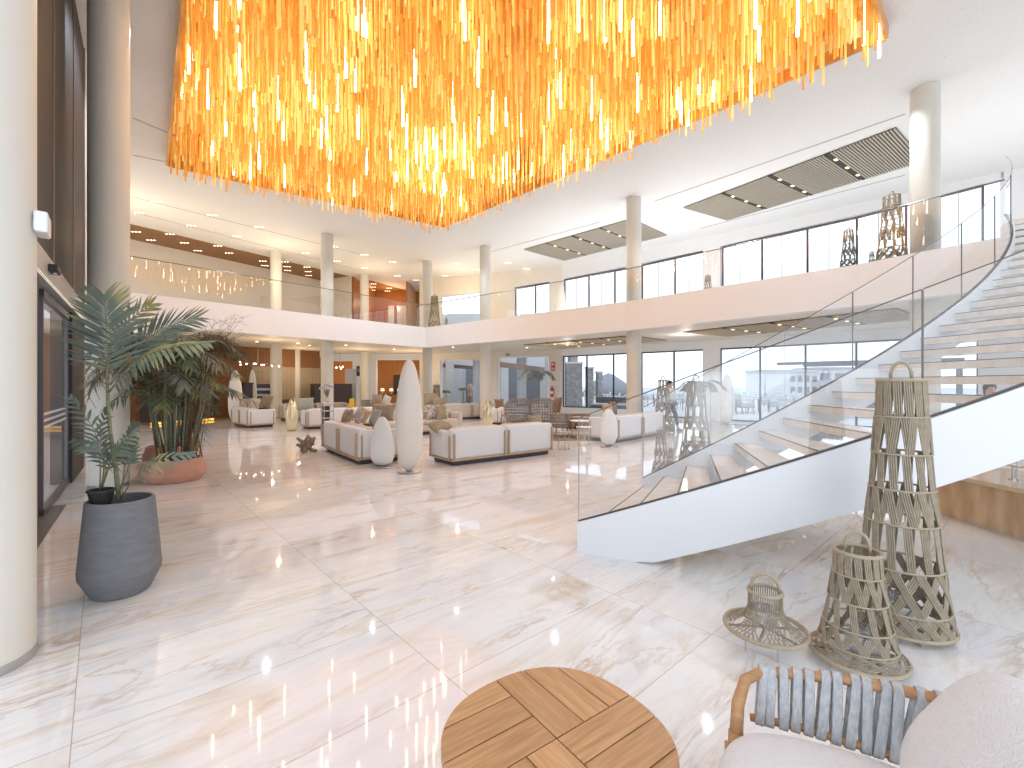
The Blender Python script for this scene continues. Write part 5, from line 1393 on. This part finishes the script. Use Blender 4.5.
# outdoor furniture
def out_chair(label, x, y, rz, m='outgrey', group=None):
    t = thing('outdoor_armchair', label, 'armchair', (x, y, .02), rz, group)
    MB().rbox(-.36, -.36, .30, .36, .34, .44, .04).build('seat', m, t, True, 50); MB().rbox(-.38, .26, .30, .38, .38, .84, .05, 3).build('backrest', m, t, True, 50)
    for s in (-1, 1):
        MB().rbox(s*.36-.04, -.34, .30, s*.36+.04, .34, .60, .03).build('armrest', m, t, True, 50)
        for yy in (-.30, .30): MB().tube([(s*.32, yy, .32), (s*.34, yy, 0)], .015, 5).build('leg', 'black', t)
    return t
k0 = out_chair('grey rounded terrace armchair just outside the tall windows, nearest the stair', 13.0, 19.8, R(150), 'outgrey')
o2 = dup(k0, (14.4, 20.4, .02), R(140), 'grey terrace armchair partly behind the nearest one outside the windows')
t = thing('outdoor_sofa', 'long grey terrace sofa behind the grey armchairs outside', 'sofa', (16.2, 21.5, .02), R(140)); MB().rbox(-1.1, -.4, .15, 1.1, .4, .42, .05).build('seat', 'outgrey', t); MB().rbox(-1.1, .25, .42, 1.1, .42, .82, .05).build('backrest', 'outgrey', t)
for s in (-1, 1): MB().rbox(s*1.05-.1, -.4, .3, s*1.05+.1, .4, .62, .05).build('armrest', 'outgrey', t)
def out_table(label, x, y, group=None):
    t = thing('terrace_table', label, 'table', (x, y, .02), 0, group); MB().box(-.5, -.4, .70, .5, .4, .74).build('tabletop', 'outlight', t)
    for sx in (-.42, .42):
        for sy in (-.32, .32): MB().tube([(sx, sy, 0), (sx, sy, .7)], .025, 5).build('leg', 'outgrey', t)
    return t
rnd = random.Random(5)
t0 = out_table('pale dining table out on the bright terrace', 11.5, 24.5, 'terrace dining tables'); c0_ = out_chair('pale dining chair out on the bright terrace', 12.6, 24.6, R(90), 'outlight', 'terrace dining chairs')
spots = []
for px in (603, 615, 652, 660, 688, 697, 735, 748, 772, 790, 812, 835, 852):
    for Y in (27, 32, 38.5, 46):
        k = (px+rnd.uniform(-6, 6)-512)/F; q = (k*Y, Y+rnd.uniform(-1, 1))
        if all(math.hypot(q[0]-o_[0], q[1]-o_[1]) > 3.1 for o_ in spots+[(11.5, 24.5), (13.7, 20), (16.2, 21.5)]) and not (q[0] < 9.5 and q[1] < 34): spots.append(q)
for i, (x, y) in enumerate(spots):
    dup(t0, (x, y, .02), rnd.uniform(0, 3)); 
    for s in (-1, 1): dup(c0_, (x+s*1.0, y+rnd.uniform(-.3, .3), .02), R(90*-s+rnd.uniform(-20, 20)))
t = thing('pergola', 'thin horizontal pergola beam outside above the white buildings', 'pergola', (15.5, 21.5, 2.55), R(-38)); MB().box(-2.6, -.06, 0, 4.2, .06, .14).box(-1.6, 1.3, -.06, 4.2, 1.42, .06).build('beams', 'bldgrey', t)
for xx in (4.1,): MB().tube([(xx, 0, -2.53), (xx, 0, 0)], .06, 6).build('post', 'bldgrey', t)
for xx in (-1.3,): MB().tube([(4.15, 1.36, -2.53), (4.15, 1.36, 0)], .06, 6).build('post', 'bldgrey', t)
t = thing('leather_stool', 'small tan leather stool visible between the stair treads', 'stool', (6.1, 6.9+.3, 0)); MB().rbox(-.2, -.2, .30, .2, .2, .45, .03).build('seat', 'oaktrim', t)
for sx in (-.16, .16):
    for sy in (-.16, .16): MB().tube([(sx, sy, 0), (sx, sy, .3)], .012, 5).build('leg', 'brown', t)

# ================================================================= light
wld = bpy.data.worlds.new('World'); SC.world = wld; wld.use_nodes = True
bg = wld.node_tree.nodes['Background']; bg.inputs[0].default_value = (.92, .96, 1.0, 1); bg.inputs[1].default_value = 1.7
def area(loc, aim, sx, sy, e, col):
    l = bpy.data.lights.new('rear_fill_light', 'AREA'); l.shape = 'RECTANGLE'; l.size = sx; l.size_y = sy; l.energy = e; l.color = col
    o = bpy.data.objects.new('rear_fill_light', l); o.location = loc; o.rotation_euler = (Vector(aim)-Vector(loc)).to_track_quat('-Z', 'Y').to_euler(); COL.objects.link(o)
area((2, -5, .6), (1, 9, 8), 9, 3, 300, (.97, .99, 1))  # unseen area lamp added behind the camera to lift the ceiling
def spot(x, y, z, e, col=(.93, .97, 1.0), ang=140, r=.06):  # added fill spots without fittings, brightening the void, galleries and floor
    l = bpy.data.lights.new('fill_spot', 'SPOT'); l.energy = e; l.color = col; l.spot_size = R(ang); l.spot_blend = .6; l.shadow_soft_size = r
    o = bpy.data.objects.new('fill_spot', l); o.location = (x, y, z); COL.objects.link(o)
for x, y, e in ((-10.5, 10.5, 380), (-8.2, 15.2, 360), (-5.4, 17.6, 330), (-2.3, 18.9, 260), (1.6, 16.9, 330), (5.4, 12.6, 330), (7.6, 9.9, 330), (7.6, 6.2, 200), (-6.5, 8.3, 260)): spot(x, y, 7.82, e)
for x, y, e in ((8.5, 17, 110), (10.5, 15, 110), (5.5, 19.5, 110), (2, 22, 90)): spot(x, y, 7.82, e)
for x, y, e in ((8.5, 16.5, 60), (11, 14, 60), (4.5, 19, 60), (0, 22.5, 60), (-3, 24, 60), (7.5, 13.5, 60)): spot(x, y, 3.4, e, r=.04)
def plight(x, y, z, e, col, r=.03):
    l = bpy.data.lights.new('lamp', 'POINT'); l.energy = e; l.color = col; l.shadow_soft_size = r
    o = bpy.data.objects.new('lamp', l); o.location = (x, y, z); COL.objects.link(o)
WARM = (1.0, .72, .42)
for x, y in ((-10, 19), (-13.5, 16), (-8, 24), (-5.5, 25.5), (-11, 23.5)): plight(x, y, 2.5, 42, WARM)
for x, y in ((-13, 15.5), (-10.5, 20.5), (-7.5, 24.5), (-3, 25), (-15.5, 13.5)): plight(x, y, 6.4, 60, WARM)
plight(-7.5, 29.3, 2.3, 40, (1, .68, .36)); plight(-11, 29.5, 2.3, 40, (1, .68, .36)); plight(-8, 29.5, 6.9, 90, (1, .6, .3))
for x, y in ((2.5, 20.5), (6.5, 17)): plight(x, y, 3.0, 30, (1, .85, .7))
def gallery_fill(x, y, z, sx, sy, rz, e, col, up=True):
    l = bpy.data.lights.new('gallery_fill_light', 'AREA'); l.shape = 'RECTANGLE'; l.size = sx; l.size_y = sy; l.energy = e; l.color = col
    o = bpy.data.objects.new('gallery_fill_light', l); o.location = (x, y, z); o.rotation_euler = (R(180) if up else 0, 0, rz); COL.objects.link(o)
# unseen uplights added on the galleries to brighten the high ceiling
gallery_fill(5.2, 17.6, FT+.12, 10, 2.0, R(-42), 190, (1, .97, .94))
gallery_fill(-1.2, 23.0, FT+.12, 5, 2.0, R(-25), 55, (1, .90, .76))
gallery_fill(-11.5, 17.8, FT+.12, 11, 2.2, R(50), 110, (1, .84, .64))
gallery_fill(12.3, 10.2, FT+.12, 5, 4.0, R(-60), 80, (1, .98, .96))

cam = bpy.data.cameras.new('cam'); cam.sensor_width = 36; cam.lens = 36*F/1024; cam.clip_end = 2000; cam.clip_start = .02
cam.shift_y = 1/1024
co = bpy.data.objects.new('camera', cam); co.location = (0, 0, EYE); co.rotation_euler = (R(90), 0, 0); COL.objects.link(co); SC.camera = co
SC.view_settings.view_transform = 'Standard'; SC.view_settings.look = 'None'; SC.view_settings.exposure = -0.06
SC.view_settings.use_white_balance = True; SC.view_settings.white_balance_temperature = 5850
SC.cycles.max_bounces = 8; SC.cycles.diffuse_bounces = 4; SC.cycles.glossy_bounces = 4; SC.cycles.transparent_max_bounces = 24
SC.cycles.sample_clamp_indirect = 6; SC.cycles.use_denoising = True; SC.cycles.caustics_reflective = False; SC.cycles.caustics_refractive = False
